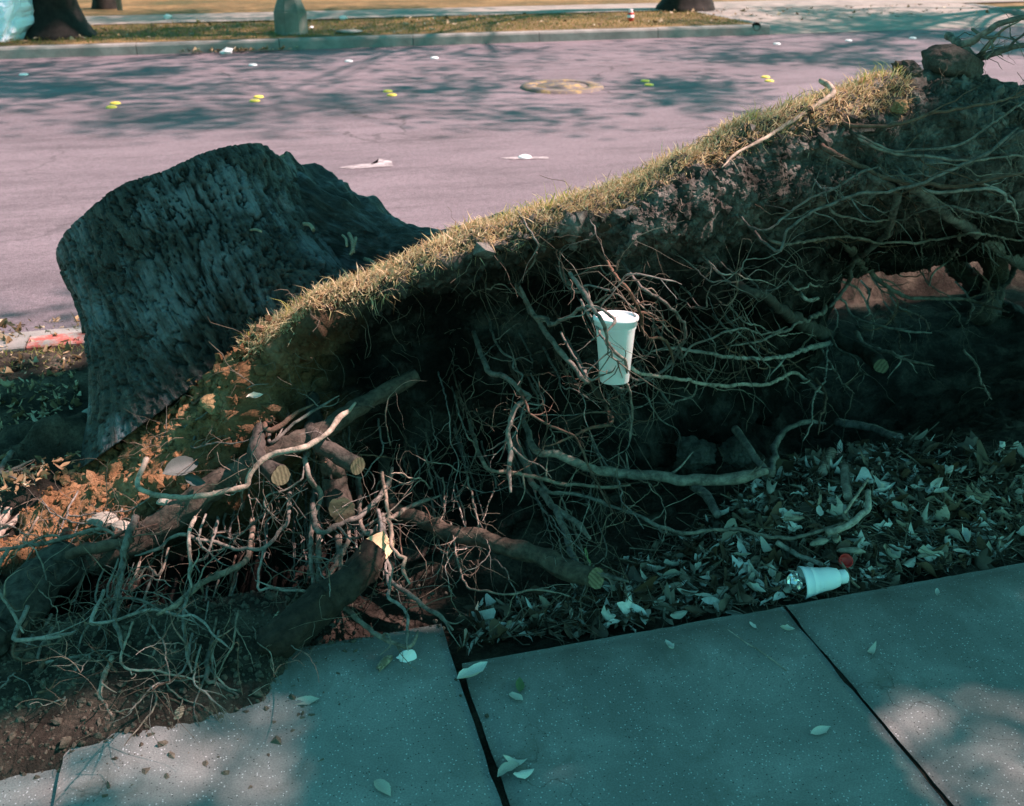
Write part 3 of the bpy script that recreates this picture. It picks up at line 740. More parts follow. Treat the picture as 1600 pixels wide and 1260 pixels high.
fp = [((440, 345), 3.38, 95), ((500, 372), 3.28, 92), ((560, 395), 3.20, 78), ((620, 412), 3.12, 62), ((690, 402), 3.02, 44), ((755, 372), 2.94, 30), ((800, 352), 2.86, 22)]
FC = catmull([on_y(*a_, y_) for a_, y_, _ in fp], 0.012)
FR = np.interp(np.linspace(0, 1, len(FC)), np.linspace(0, 1, len(fp)), [px_m(r_, on_y(*a_, y_)) for a_, y_, r_ in fp])
v, q, t = tube(FC, FR, 170, 0.26, 42, 5, ridge=True)
_n = len(FC); _a = np.tile(np.arange(170) * 2 * math.pi / 170, _n); _l = np.repeat(np.arange(_n) * 0.012, 170); _r = np.repeat(FR, 170)
BP = np.vstack([np.stack([np.cos(_a) * _r, np.sin(_a) * _r, _l], 1), np.zeros((2, 3))])
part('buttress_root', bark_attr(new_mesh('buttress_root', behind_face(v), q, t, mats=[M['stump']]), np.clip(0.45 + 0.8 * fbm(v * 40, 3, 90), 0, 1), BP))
rim_ring = Vs[:, 0]
cen = rim_ring.mean(0)
rows = [rim_ring * (1 - k) + cen * k + ax * (-0.004 + 0.012 * k * (1 - k)) for k in np.linspace(0.003, 0.995, 24)]
Vc = np.concatenate(rows)
Vc = Vc + ax * (0.006 * fbm(Vc * 14, 3, 71))[:, None]
part('sawn_face', new_mesh('sawn_face', Vc, grid_quads(24, NTH, True)[:, ::-1], mats=[M['sawn_grey']]))

# --- roots.  (width0, width1 in picture px, stand-off from the torn face at start / end in m, picture points)
ROOTS = [
 (14, 24, .05, .16, [(1165,452),(1195,462),(1235,495),(1285,522),(1330,540),(1352,550),(1378,571)], 'cut'),
 (15, 5, .02, .45, [(1324,385),(1342,408),(1363,428),(1388,449),(1418,465),(1454,467),(1484,467),(1525,472),(1556,482),(1576,488)]),
 (14, 8, .02, .30, [(1368,280),(1400,300),(1397,330),(1380,370),(1350,395),(1330,415),(1327,440),(1305,470),(1296,480)]),
 (18, 23, .05, .15, [(1415,285),(1430,295),(1465,325),(1510,355),(1550,380),(1600,412),(1660,440)]),
 (6, 5, .06, .35, [(1215,380),(1270,375),(1320,370),(1365,378),(1425,380),(1485,372),(1525,365),(1590,376),(1640,372)]),
 (10, 7, .03, .20, [(1295,236),(1340,260),(1390,280),(1445,288),(1500,290),(1550,280),(1600,269),(1650,262)], 'red'),
 (7, 5, .02, .14, [(1325,195),(1375,197),(1425,188),(1500,168),(1550,158),(1600,148),(1650,140)], 'red'),
 (5, 5, .02, .16, [(1340,210),(1390,235),(1450,235),(1500,225),(1550,195),(1590,165),(1620,150)]),
 (6, 5, .03, .12, [(1345,220),(1400,240),(1450,245),(1510,250),(1595,245),(1650,250)]),
 (5, 8, .22, .12, [(1212,392),(1225,375),(1230,360),(1265,335),(1310,315),(1350,302),(1400,300),(1445,285),(1500,260),(1550,235),(1590,200)]),
 (4, 6, .15, .06, [(1190,360),(1250,320),(1300,295),(1345,270),(1375,260)]),
 (10, 6, .03, .06, [(1302,143),(1265,172),(1230,195),(1190,220),(1150,240),(1128,262)], 'pale'),
 (13, 10, .00, .15, [(1505,70),(1550,45),(1600,24),(1660,0)]),
 (13, 10, .00, .12, [(1528,92),(1560,80),(1600,74),(1660,70)]),
 (7, 5, .02, .15, [(1532,88),(1565,50),(1600,28)]),
 (5, 4, .05, .10, [(1545,60),(1550,80),(1540,92)]),
 (26, 34, -.4, -.3, [(1478,395),(1505,425),(1545,468),(1590,500),(1640,520)], 'far'),
 (26, 40, -.35, -.25, [(1540,385),(1555,430),(1548,470),(1530,500)], 'far'),
 (12, 9, -.3, -.2, [(1590,400),(1575,440),(1545,462),(1500,470)], 'far'),
 (6, 4, .10, .30, [(1500,372),(1485,405),(1460,425),(1452,447)], 'pale'),
 (7, 5, .05, .25, [(1390,275),(1440,300),(1500,300),(1550,295),(1575,310),(1592,345)], 'pale'),
 (5, 3, .05, .22, [(1300,330),(1340,345),(1400,345),(1440,330),(1480,322)]),
 (6, 4, .05, .30, [(1450,310),(1500,325),(1550,340),(1600,350)]),
 (7, 5, .12, .25, [(1262,468),(1300,464),(1318,472),(1332,495),(1370,508),(1420,518),(1456,520)], 'pale'),
 (9, 5, .20, .12, [(1288,485),(1250,505),(1215,522),(1180,535),(1140,540)]),
 (8, 4, .15, .30, [(1352,540),(1385,548),(1410,560),(1440,568),(1460,572)], 'pale'),
 (5, 4, .15, .22, [(1310,545),(1335,560),(1345,580),(1358,588)]),
 (3, 3, .1, .35, [(1405,480),(1430,490),(1445,500),(1452,515)], 'pale'),
 (4, 3, .1, .3, [(1525,570),(1535,600),(1550,625)], 'pale'),
 (4, 3, .15, .3, [(1290,530),(1292,570),(1285,600),(1270,625),(1268,660),(1255,690)], 'pale'),
 (4, 3, .15, .3, [(1292,560),(1310,590),(1325,605),(1335,615)], 'pale'),
 # around the cup
 (9, 13, .18, .10, [(919,594),(890,567),(868,542),(852,523),(843,504),(827,479),(811,447)], 'flip'),
 (9, 7, .12, .52, [(833,491),(852,495),(859,507),(881,498),(910,482),(929,479),(951,491),(962,501),(955,510),(946,520)]),
 (8, 6, .14, .22, [(897,453),(916,453),(922,472),(918,482)]),
 (8, 5, .52, .44, [(935,495),(948,520),(951,536),(967,555),(979,571),(976,593),(986,615),(989,650),(984,690)]),
 (5, 4, .50, .50, [(951,540),(955,556),(966,566),(973,590)]),
 (4, 4, .40, .50, [(915,590),(935,588),(955,580),(962,572)]),
 (5, 8, .10, .16, [(1005,453),(1030,466),(1052,485),(1068,504),(1070,523),(1062,545),(1049,567),(1030,583),(998,594),(985,590)]),
 (4, 5, .10, .18, [(890,450),(922,447),(954,453),(970,440),(978,431),(998,429),(1024,434),(1049,439),(1065,445)], 'pale'),
 (6, 7, .14, .22, [(970,440),(986,456),(992,472),(1000,495),(1005,510),(1014,529),(1033,529),(1046,542),(1052,567)], 'red'),
 (4, 4, .1, .16, [(920,470),(945,465),(965,462),(985,478),(1003,490)]),
 (10, 8, .12, .05, [(1300,534),(1260,545),(1215,560),(1144,558),(1113,553),(1081,548),(1049,545),(1017,548)], 'pale'),
 (6, 8, .22, .20, [(986,574),(1017,586),(1049,593),(1097,599),(1144,602),(1200,599),(1238,583),(1258,593),(1276,609),(1289,616)], 'pale'),
 (6, 4, .2, .28, [(1289,616),(1286,637),(1281,660),(1278,680)], 'red'),
 (5, 4, .15, .18, [(1060,560),(1081,542),(1113,529),(1160,513),(1195,523),(1230,510)]),
 (10, 30, .04, -.06, [(818,407),(860,385),(910,362),(955,346),(985,332)], 'stub'),
 (4, 4, .14, .1, [(838,377),(836,402),(822,425),(811,444)]),
 (3, 3, .1, .15, [(932,361),(906,380),(878,394),(876,428),(890,453)]),
 (4, 4, .1, .16, [(762,450),(775,445),(790,447),(800,457)]),
 (5, 5, .1, .22, [(782,547),(798,561),(802,577),(816,587),(808,602)]),
 (9, 12, .12, .30, [(763,580),(786,588),(810,608),(829,618),(812,630),(803,645),(797,672),(798,700),(794,730),(797,770)]),
 (6, 4, .25, .40, [(824,634),(832,650),(861,667),(891,679),(906,697),(921,731),(936,761),(959,804)], 'red'),
 (8, 6, .2, .25, [(955,656),(917,671),(880,688),(846,699)], 'red'),
 (9, 21, .12, .18, [(839,703),(869,707),(891,720),(925,731),(962,739),(1000,742),(1050,747),(1100,750),(1150,747),(1198,737)]),
 (14, 11, .16, .12, [(1198,737),(1208,717),(1215,685),(1235,667),(1265,660),(1290,662)]),
 (8, 8, .14, .14, [(756,727),(812,740),(850,750),(899,757),(940,763),(985,758)]),
 (6, 9, .14, .05, [(850,763),(887,772),(925,780),(962,795),(1000,808),(1035,825),(1080,832),(1150,827),(1180,835),(1235,840),(1285,830),(1320,815)]),
 (13, 15, .12, .14, [(831,752),(842,765),(857,787),(884,806),(906,821),(922,842)]),
 (20, 33, .10, .10, [(610,787),(655,810),(700,829),(745,840),(794,855),(831,866),(869,881),(899,896),(930,905)], 'cut'),
 (14, 11, .10, .12, [(905,885),(936,896),(960,903),(982,910)]),
 (9, 13, .2, .14, [(494,825),(524,825),(557,810),(587,787),(606,757),(612,730)]),
 (9, 10, .16, .12, [(569,829),(606,814),(636,795),(662,784),(689,774)]),
 (4, 4, .1, .2, [(680,742),(691,746),(694,769),(694,795),(689,814)]),
 (4, 4, .1, .24, [(728,735),(737,765),(741,791),(749,825)]),
 (3, 3, .1, .15, [(728,738),(722,760),(712,780),(708,800)]),
 (3, 4, .15, .1, [(726,673),(741,694),(743,712),(733,735)]),
 (3, 3, .1, .2, [(730,738),(700,728),(672,722),(650,712)]),
 (3, 3, .1, .15, [(846,791),(861,810),(876,832),(899,851),(914,866)], 'pale'),
 (4, 5, .08, .10, [(726,911),(767,926),(801,930),(831,922),(872,926),(890,932)]),
 (10, 11, .14, .06, [(610,900),(640,926),(662,945),(690,965),(708,985)]),
 # trunk side tangle
 (9, 13, .22, .10, [(215,756),(231,770),(249,776),(289,779),(315,773),(349,770),(378,764),(387,756),(391,739),(406,724),(428,710),(462,702),(491,691),(515,676),(528,655),(544,642),(556,630)], 'pale'),
 (52, 22, .03, .03, [(135,878),(200,850),(260,818),(330,765),(400,722),(470,690),(540,650),(600,612),(650,585)], 'big'),
 (24, 30, .10, .16, [(398,706),(412,718),(424,730),(438,741)], 'cut'),
 (24, 27, .06, .18, [(492,692),(516,705),(537,718),(557,728)], 'cut'),
 (28, 42, .05, .16, [(512,715),(519,742),(527,770),(535,797)], 'cut'),
 (10, 9, .15, .16, [(481,736),(497,761),(497,783),(487,817),(483,846),(484,877),(489,905),(490,930)]),
 (4, 4, .15, .2, [(475,736),(450,761),(419,774),(412,786),(422,799),(437,813),(452,812)]),
 (8, 8, .18, .16, [(452,808),(437,827),(425,846),(406,857),(384,858),(359,855),(341,846),(312,842),(287,836),(266,842),(249,857),(210,868)]),
 (7, 9, .2, .2, [(293,850),(297,871),(298,894),(299,918)], 'pale'),
 (11, 15, .12, .16, [(388,862),(378,884),(357,894),(331,902),(310,915),(294,931),(270,949),(245,962)]),
 (8, 10, .14, .1, [(20,999),(58,995),(90,994),(110,991),(120,984)], 'pale'),
 (7, 5, .15, .16, [(144,973),(178,970),(210,960),(236,953),(262,959),(283,965),(302,964),(320,978),(341,997),(362,1016)], 'pale'),
 (4, 6, .18, .16, [(168,920),(170,932),(184,935),(199,934),(231,944),(256,956)]),
 (12, 9, .16, .14, [(197,850),(194,884),(184,923),(178,962),(184,989),(192,1018)]),
 (6, 5, .15, .1, [(178,932),(160,950),(147,968),(129,994),(121,1020)]),
 (15, 20, .10, .16, [(87,870),(131,857),(178,852),(208,844)], 'red'),
 (7, 9, .12, .12, [(-30,868),(0,861),(39,853),(71,847),(113,838),(147,827),(168,829),(186,843)]),
 (5, 6, .12, .12, [(40,848),(68,838),(87,836),(100,842)]),
 (70, 78, .05, .12, [(110,870),(70,905),(25,955),(-40,1010),(-120,1060)], 'big'),
 (7, 8, .2, .2, [(-10,905),(16,952),(37,989)]),
 (7, 9, .06, .06, [(60,1034),(118,1027),(157,1026),(185,1030)]),
 (9, 12, .04, .04, [(52,1080),(79,1074),(113,1068)], 'red'),
 (10, 10, .05, .02, [(157,1082),(168,1103),(184,1132)], 'pale'),
 (5, 5, .10, .06, [(190,1025),(210,1047),(236,1048),(262,1052),(289,1055),(310,1066)], 'pale'),
 (7, 9, .14, .1, [(286,962),(289,998),(294,1030),(299,1052)]),
 (9, 8, .06, .02, [(320,1058),(333,1066),(354,1077),(386,1093)]),
 (4, 3, .08, .05, [(300,1064),(318,1080),(330,1095),(352,1110)], 'pale'),
 (4, 4, .1, .05, [(362,1010),(350,1030),(340,1050),(335,1062)]),
 (5, 5, .1, .1, [(250,900),(230,885),(215,905),(200,912)]),
 (4, 4, .2, .2, [(310,846),(330,868),(345,880),(360,885)]),
 (6, 6, .2, .2, [(330,852),(322,870),(305,880),(312,895)]),
 (7, 4, .03, .01, [(60,1010),(95,1045),(120,1075),(150,1110),(170,1150)]), (6, 3, .05, .01, [(230,1060),(245,1090),(230,1120),(205,1150),(190,1172)]),
 (5, 3, .06, .01, [(330,1040),(350,1070),(380,1085),(400,1112)], 'pale'), (6, 4, .05, .02, [(0,1040),(30,1060),(70,1062),(110,1090),(130,1130)]),
 (8, 5, .05, .02, [(150,1040),(190,1060),(230,1085),(275,1095),(300,1120)], 'red'), (5, 3, .04, .01, [(100,1100),(140,1095),(180,1110),(230,1112)], 'pale'),
 (4, 3, .05, .01, [(260,1060),(280,1090),(320,1105),(350,1135)]), (7, 5, .08, .03, [(20,1020),(60,1030),(100,1015),(140,1025),(190,1005)], 'red'),
 (62, 46, .06, .22, [(428,1000),(446,989),(499,947),(551,905),(589,857)], 'cut'),
 (7, 9, .26, .2, [(609,821),(610,847),(622,868),(633,873),(630,889),(640,913)]),
 (7, 7, .16, .1, [(604,892),(609,915),(608,936),(619,942),(638,963),(635,997),(638,1016)], 'pale'),
 (13, 10, .08, .10, [(535,935),(551,955),(567,976),(591,994),(619,1005),(640,1010),(648,1000),(652,986)]),
 (5, 7, .1, .18, [(405,918),(420,919),(459,921),(491,925),(509,934)], 'pale'),
 (4, 4, .15, .15, [(488,872),(505,880),(514,892),(521,921)]),
 (10, 12, .1, .12, [(500,910),(520,885),(540,850),(548,820)]),
 (4, 4, .15, .15, [(565,835),(558,815),(562,790),(572,770)]),
 (10, 6, .02, .03, [(0,740),(30,730),(55,718)]), (14, 10, .02, .02, [(-5,835),(40,800),(62,780)], 'pale'),
 (16, 12, .02, .02, [(20,795),(45,775),(72,768)], 'red'),
 (4, 3, .03, .03, [(105,805),(150,803),(195,800),(225,785),(245,765)]),
 (4, 3, .02, .05, [(250,690),(290,665),(330,640),(390,605),(420,600)]), (6, 4, .02, .04, [(300,630),(345,612),(390,600)], 'red'),
 (4, 3, .03, .04, [(300,700),(340,690),(380,690),(410,672)]), (8, 6, .05, .05, [(420,690),(450,668),(490,640),(530,618)]),
 (12, 9, .04, .05, [(415,672),(450,655),(490,632)], 'red'),
]
MATS = {None: 'root_mid', 'pale': 'root', 'red': 'root_red', 'cut': 'root_dark', 'big': 'root_dark', 'flip': 'root_mid', 'far': 'root_stub', 'stub': 'root_stub'}
root_paths = []
def hx_at(px): return float(np.interp(px, PXS, hx))
def add_root(w0, w1, o0, o1, pp, tag=None, seed=0):
    if max(w0, w1) < 16: w0, w1 = w0 * 0.84, w1 * 0.84
    P3, Rr = [], []
    n = len(pp)
    for i, (x, y) in enumerate(pp):
        t = i / (n - 1)
        off = o0 + (o1 - o0) * t
        Y = face_y(x, y) - off
        p = on_y(x, y, Y); P3.append(p); Rr.append(0.5 * px_m(w0 + (w1 - w0) * t, p))
    if o0 >= 0 and w0 < 30:                                            # grow out of the soil behind
        P3.insert(0, P3[0] + np.array([0.02, 0.10 + 0.16 * hx_at(pp[0][0]), 0.015])); Rr.insert(0, Rr[0]); n += 1
    C = catmull(P3, 0.010 if max(w0, w1) < 16 else 0.014)
    r = np.interp(np.linspace(0, 1, len(C)), np.linspace(0, 1, n), Rr)
    # knotty course
    wob = np.stack([fbm(C * 16 + seed * 3.7, 3, 201), fbm(C * 16 + seed * 3.7, 3, 202), fbm(C * 16 + seed * 3.7, 3, 203)], 1)
    env = np.sin(np.linspace(0.25, math.pi - 0.25, len(C)))[:, None]
    kink = np.stack([fbm(C * 55 + seed * 1.7, 2, 205), fbm(C * 55 + seed * 1.7, 2, 206), fbm(C * 55 + seed * 1.7, 2, 207)], 1)
    C = C + (wob * (0.008 + 0.35 * r)[:, None] + kink * (0.0022 + 0.28 * np.minimum(r, 0.006))[:, None]) * env
    big = max(w0, w1) >= 16
    r = r * (1 + (0.30 if not big else 0.12) * fbm(C * 42 + seed, 3, 210)) * (1.12 - 0.32 * np.linspace(0, 1, len(C)) if not big else 1.0)
    if tag not in ('cut', 'big'): r[-6:] *= np.linspace(1, 0.45, 6)[-len(r[-6:]):]
    sides = 28 if max(w0, w1) >= 30 else (16 if big else 9 if max(w0, w1) > 6 else 6)
    v, q, t3 = tube(C, r, sides + (20 if max(w0, w1) >= 30 else 0), 0.36 if max(w0, w1) >= 30 else 0.24 if big else 0.12, 70 if big else 90, seed % 50, ridge=big)
    sides = len(v) // len(C)
    if tag == 'cut':
        T = C[-1] - C[-4]; T /= np.linalg.norm(T); tocam = _C - C[-1]; tocam /= np.linalg.norm(tocam)
        nn = T * 0.55 + tocam * (0.35 if w0 < 40 else 0.75); nn /= np.linalg.norm(nn)
        for back_, sl in ((0, slice((len(C) - 1) * sides, len(C) * sides)),):
            rel = v[sl] - C[-1]; v[sl] = v[sl] - T * np.clip((rel @ nn) / max(T @ nn, 0.35), -2.2 * r[-1], 2.2 * r[-1])[:, None]
    if tag not in ('cut', 'far') and len(C) > 14:          # side roots forking off
        mbr = MB(); mbr.add(v, q, t3); frg = np.random.default_rng(seed + 900)
        for _ in range(int(frg.integers(1, 4)) + (2 if big else 0)):
            i_ = int(frg.integers(len(C) // 4, len(C) - 4)); T_ = C[i_ + 2] - C[i_ - 2]; T_ /= np.linalg.norm(T_) + 1e-9
            d_ = T_ * 0.8 + frg.normal(0, 0.55, 3); d_ /= np.linalg.norm(d_); L_ = frg.uniform(0.05, 0.17); Pk = [C[i_]]
            for _k in range(6):
                d_ = d_ + frg.normal(0, 0.22, 3); d_ /= np.linalg.norm(d_); Pk.append(Pk[-1] + d_ * L_ / 6)
            Pk = catmull(Pk, 0.012); rk = min(r[i_] * 0.6, 0.006)
            mbr.add(*tube(Pk, np.linspace(rk, rk * 0.22, len(Pk)), 6, 0.15, 90, seed % 40))
        v2_, q2_, t2_ = np.concatenate(mbr.v), np.concatenate(mbr.q), np.concatenate(mbr.t)
    else: v2_, q2_, t2_ = v, q, t3
    o = part('root', new_mesh('root', v2_, q2_, t2_, mats=[M['root_stub' if w0 > 55 and tag == 'cut' else MATS[tag]]]))
    root_paths.append((C, r))
    if tag == 'cut':
        ring = v[(len(C) - 1) * sides:len(C) * sides]; c = ring.mean(0); T = nn
        vv_ = np.concatenate([ring * (1 - k) + c * k + T * 0.004 for k in (0.02, 0.35, 0.7, 0.99)])
        me = new_mesh('sawn_end', vv_, grid_quads(4, sides, True), mats=[M['sawn' if w0 > 40 else 'sawn_grey']])
        s = link('sawn_end', me, o)
    return o
for i, rt_ in enumerate(ROOTS): add_root(*rt_, seed=i + 1)

# smaller roots growing out of the face, wandering like the ones above
def inside(poly, x, y):
    c = False; j = len(poly) - 1
    for i in range(len(poly)):
        xi, yi = poly[i]; xj, yj = poly[j]
        if (yi > y) != (yj > y) and x < (xj - xi) * (y - yi) / (yj - yi) + xi: c = not c
        j = i
    return c
random.seed(21)
ZONES = [([(0,860),(300,760),(560,660),(700,640),(720,900),(600,930),(420,1000),(300,1060),(0,1050)], 78, (-180, 180), (2.2, 5), (40, 150)),
         ([(600,600),(820,560),(1000,600),(1060,700),(960,880),(700,880),(620,780)], 46, (0, 180), (2, 4.5), (50, 160)),
         ([(860,430),(1240,420),(1260,560),(1040,640),(860,600)], 40, (-50, 60), (2.5, 5), (50, 150)),
         ([(1180,330),(1400,220),(1600,190),(1600,360),(1420,400),(1240,480)], 22, (-28, 40), (2.2, 4.5), (70, 190)),
         ([(1290,400),(1600,380),(1600,520),(1400,520),(1300,500)], 16, (20, 120), (2, 4.5), (40, 110))]
for poly, cnt, (a0, a1), (wa, wb), (la, lb) in ZONES:
    xs_ = [p[0] for p in poly]; ys_ = [p[1] for p in poly]; k = 0
    while k < cnt:
        x, y = random.uniform(min(xs_), max(xs_)), random.uniform(min(ys_), max(ys_))
        if not inside(poly, x, y): continue
        k += 1
        a = R(random.uniform(a0, a1)); pp = [(x, y)]; L = random.uniform(la, lb); nseg = random.randint(4, 7)
        for s_ in range(nseg):
            a += random.gauss(0, 0.38); x += math.cos(a) * L / nseg; y += math.sin(a) * L / nseg; pp.append((x, y))
        w = random.uniform(wa, wb); off = random.uniform(0.04, 0.26)
        add_root(w, w * 0.55, 0.0 + off * 0.3, off + 0.05, pp, random.choice([None, None, 'pale', 'red']), seed=300 + k)

# hair roots: far too many to count
rng = np.random.default_rng(12); mb = MB()
def hair(p, d0, L, r, wander=0.6):
    n = 7; P = [p]; d = d0 / (np.linalg.norm(d0) + 1e-9)
    for s_ in range(n):
        d = d + rng.normal(0, wander * 0.45, 3) + np.array([0, -0.02, -0.10]); d /= np.linalg.norm(d); P.append(P[-1] + d * L / n)
    P = np.array(P); v, q, t = tube(P, np.linspace(r, r * 0.45, n + 1), 3, caps=False); mb.add(v, q)
for k in range(1000):                                    # from the soil
    i, j = rng.integers(0, nf), int(np.clip(rng.beta(1.2, 1.4) * NT_F, 4, NT_F - 1))
    n_ = PLATE_N[i, j]
    if PXS[i] > 980 and j < 60 and rng.random() < 0.75: continue
    hair(PLATE[i, j], n_ + rng.normal(0, 0.7, 3) + np.array([0.3, -0.2, 0]), rng.uniform(0.03, 0.16), rng.uniform(0.0006, 0.0016))
for k in range(800):                                    # from the roots
    C, r = root_paths[rng.integers(0, len(root_paths))]; i = rng.integers(0, len(C))
    hair(C[i], rng.normal(0, 1, 3), rng.uniform(0.02, 0.13), rng.uniform(0.0006, 0.0015), 0.8)
for k in range(520):                                    # longer fibres that fork once
    C, r = root_paths[rng.integers(0, len(root_paths))]; i = rng.integers(0, len(C)); d_ = rng.normal(0, 1, 3)
    hair(C[i], d_, rng.uniform(0.08, 0.26), rng.uniform(0.0008, 0.0019), 0.7)
    if k % 2: hair(C[i] + d_ / np.linalg.norm(d_) * 0.01, d_ + rng.normal(0, .5, 3), rng.uniform(0.05, 0.16), 0.0009, 0.8)
part('hair_roots', mb.mesh('hair_roots', [M['rootlet']]), kind='stuff')

# --- turf along the lifted edge
def blades(n, pick, lmin, lmax, wid, seed, lean=(0, 0, 1), spread=0.5):
    rng = np.random.default_rng(seed); V, Q, T = [], [], []
    P = pick(rng, n); n = len(P)
    az = rng.uniform(0, 2 * math.pi, n); L = rng.uniform(lmin, lmax, n); w = wid * rng.uniform(0.6, 1.3, n)
    up = np.array(lean, float)[None, :] + rng.normal(0, spread, (n, 3)); up /= np.linalg.norm(up, axis=1)[:, None]
    side = np.stack([np.cos(az), np.sin(az), 0 * az], 1)
    bend = rng.normal(0, 0.55, (n, 3)); bend[:, 2] = -np.abs(bend[:, 2]) * 0.9
    v = np.zeros((n, 5, 3))
    m1 = P + up * (L * 0.5)[:, None]; m2 = P + up * (L * 0.85)[:, None] + bend * (L * 0.55)[:, None]
    v[:, 0] = P - side * w[:, None]; v[:, 1] = P + side * w[:, None]
    mid = m1 + bend * (L * 0.14)[:, None]
    v[:, 2] = mid - side * (w * 0.8)[:, None]; v[:, 3] = mid + side * (w * 0.8)[:, None]; v[:, 4] = m2
    o = (np.arange(n) * 5)[:, None]
    return v.reshape(-1, 3), o + np.array([[0, 1, 3, 2]]), o + np.array([[2, 3, 4]])
cx = np.array([c[0] for c in CREST])
def crest_pick(p0, p1, d0, d1, pw=1.0, clump=0.0):
    def f(rng, n):
        px = rng.uniform(p0, p1, n * 3)
        if clump: px = px[vnoise(np.stack([px / 38, 0 * px, 0 * px], 1), 77) > clump - rng.uniform(0, 0.5, len(px))]
        px = px[:n]
        i = np.clip(np.searchsorted(PXS, px), 0, nf - 1); u = d0 + (d1 - d0) * rng.uniform(0, 1, len(px)) ** pw
        nb_ = V.shape[1]
        k = np.clip((nb - 1 - u * (nb - 1)).astype(int), 0, nl - 1)     # u>0 back from the crest, u<0 down the face
        kf = np.clip((nb - 1 + (-u) * NT_F).astype(int), 0, nl - 1)
        kk = np.where(u >= 0, k, kf)
        return V[i, kk] + rng.normal(0, 0.006, (len(px), 3))
    return f
v1 = blades(19000, crest_pick(372, 1420, -0.09, 0.20, 1.0), 0.014, 0.048, 0.0014, 1, (0.15, -0.45, 0.9), 0.55)
v2 = blades(700, crest_pick(372, 1000, -0.08, -0.02), 0.012, 0.035, 0.0009, 2, (0.1, -0.7, -0.4), 0.5)
v3 = blades(13000, crest_pick(376, 1420, -0.09, 0.14, 1.0), 0.02, 0.06, 0.0017, 31, (0.35, -0.25, 0.22), 0.6)
mb = MB(); mb.add(*v1); mb.add(*v2); mb.add(*v3); part('dry_turf', mb.mesh('dry_turf', [M['straw']], False), kind='stuff')
v1 = blades(2400, crest_pick(385, 1010, 0.06, 0.30, 0.8), 0.02, 0.045, 0.0012, 3, (0.0, -0.05, 1), 0.35)
v2 = blades(700, crest_pick(380, 1420, -0.02, 0.2, 1.0, 0.55), 0.03, 0.085, 0.0014, 4, (0.05, -0.1, 1), 0.32)
mb = MB(); mb.add(*v1); mb.add(*v2); part('green_turf', mb.mesh('green_turf', [M['grass']], False), kind='stuff')
print('tree done', len(tree.children))

# clods and stones held in the plate
def stone_mesh(name, seed, mat, sx, sy, sz, tm=ICO3, rough=0.28, flat=False):
    v, t = tm
    d = rough * fbm(v * 1.3 + seed * 5.3, 4, seed) + 0.5 * rough * fbm(v * 4 + seed, 3, seed + 2)
    if flat:  # faceted: clamp against a few random planes
        rg = np.random.default_rng(seed)
        w = v * (1 + 0.3 * d)[:, None]
        for _ in range(11):
            n = rg.normal(size=3); n /= np.linalg.norm(n); h = rg.uniform(0.62, 0.85); k = w @ n; w = w - np.clip(k - h, 0, None)[:, None] * n
        w = w * (1 + 0.06 * fbm(v * 6, 3, seed))[:, None]
    else: w = v * (1 + d)[:, None]
    return new_mesh(name, w * np.array([sx, sy, sz]), None, t, mats=[mat])
def clod(px, py, wpx, hpx, off, mat, seed, name='clod', flat=False):
    p = on_y(px, py, face_y(px, py) - off); s = 0.5 * px_m(1, p)
    o = part(name, stone_mesh(name, seed, mat, wpx * s, (wpx + hpx) * 0.5 * s, hpx * s, ICO4, 0.6, flat))
    o.location = tuple(p - TO); o.rotation_euler = (0, R(random.uniform(-20, 20)), 0); return o
clod(1488, 100, 110, 66, -0.02, M['clod'], 3, flat=True)
clod(1420, 112, 50, 30, -0.02, M['clod'], 4)
clod(1560, 225, 90, 46, 0.0, M['clod'], 5)
clod(1405, 168, 26, 20, 0.03, M['clay_clod'], 6)
clod(338, 634, 52, 42, 0.03, M['clay_clod'], 9, flat=True)
clod(162, 815, 50, 26, 0.03, M['pale_stone'], 10, 'stone', True)
clod(190, 822, 34, 24, 0.03, M['pale_stone'], 11, 'stone', True)
clod(258, 782, 28, 14, 0.03, M['pale_stone'], 12, 'stone', True)
clod(1085, 708, 62, 46, 0.03, M['clod'], 13)
clod(1150, 706, 42, 44, 0.03, M['clod'], 14)

# ================================================================== ROAD MARKERS AND FAR SIDE
prof = [(0.0, 0.018)] + [(0.052 * math.sin(a), 0.018 * math.cos(a) ** 0.8) for a in np.linspace(0.2, 1.45, 7)] + [(0.053, -0.02)]
dv, dq = lathe(prof, 20)
dot_w = new_mesh('road_marker', dv, dq[:, ::-1], mats=[M['dotw']]); dot_y = new_mesh('road_marker', dv, dq[:, ::-1], mats=[M['doty']])
def dot(px, py, me, label, group):
    p = on_z(px, py, ROAD_Z + 0.003); o = link('road_marker', me, None, label, 'road marker', group); o.location = tuple(p); return o
for px, py in [(37,117),(395,102),(545,96),(679,91),(1214,69),(1326,64),(1426,60)]: dot(px, py, dot_w, 'small white ceramic lane dot in the row between centre line and far kerb', 'white lane dots on the far lane')
dot(820, 246, dot_w, 'lone round white lane dot between the stump and the lifted turf', 'white lane dot on the near lane')
for px, py in [(176,166),(400,156),(608,147),(1010,131),(1198,125)]:
    sg = -1 if px < 500 else 1
    dot(px + 4 - 6 * (sg > 0), py - 4, dot_y, 'yellow dot of a centre line pair, the one nearer the far kerb', 'yellow centre dots on the far line')
    dot(px - 2 + 6 * (sg > 0), py + 2, dot_y, 'yellow dot of a centre line pair, the one nearer the stump', 'yellow centre dots on the near line')
def decal(name, pts, mat, label, cat, z=ROAD_Z + 0.004):
    c = np.array([on_z(x, y, z) for x, y in pts])
    me = new_mesh(name, np.vstack([c, c.mean(0)]), None, [(len(c), i, (i + 1) % len(c)) for i in range(len(c))], mats=[mat], smooth=False)
    link(name, me, None, label, cat)
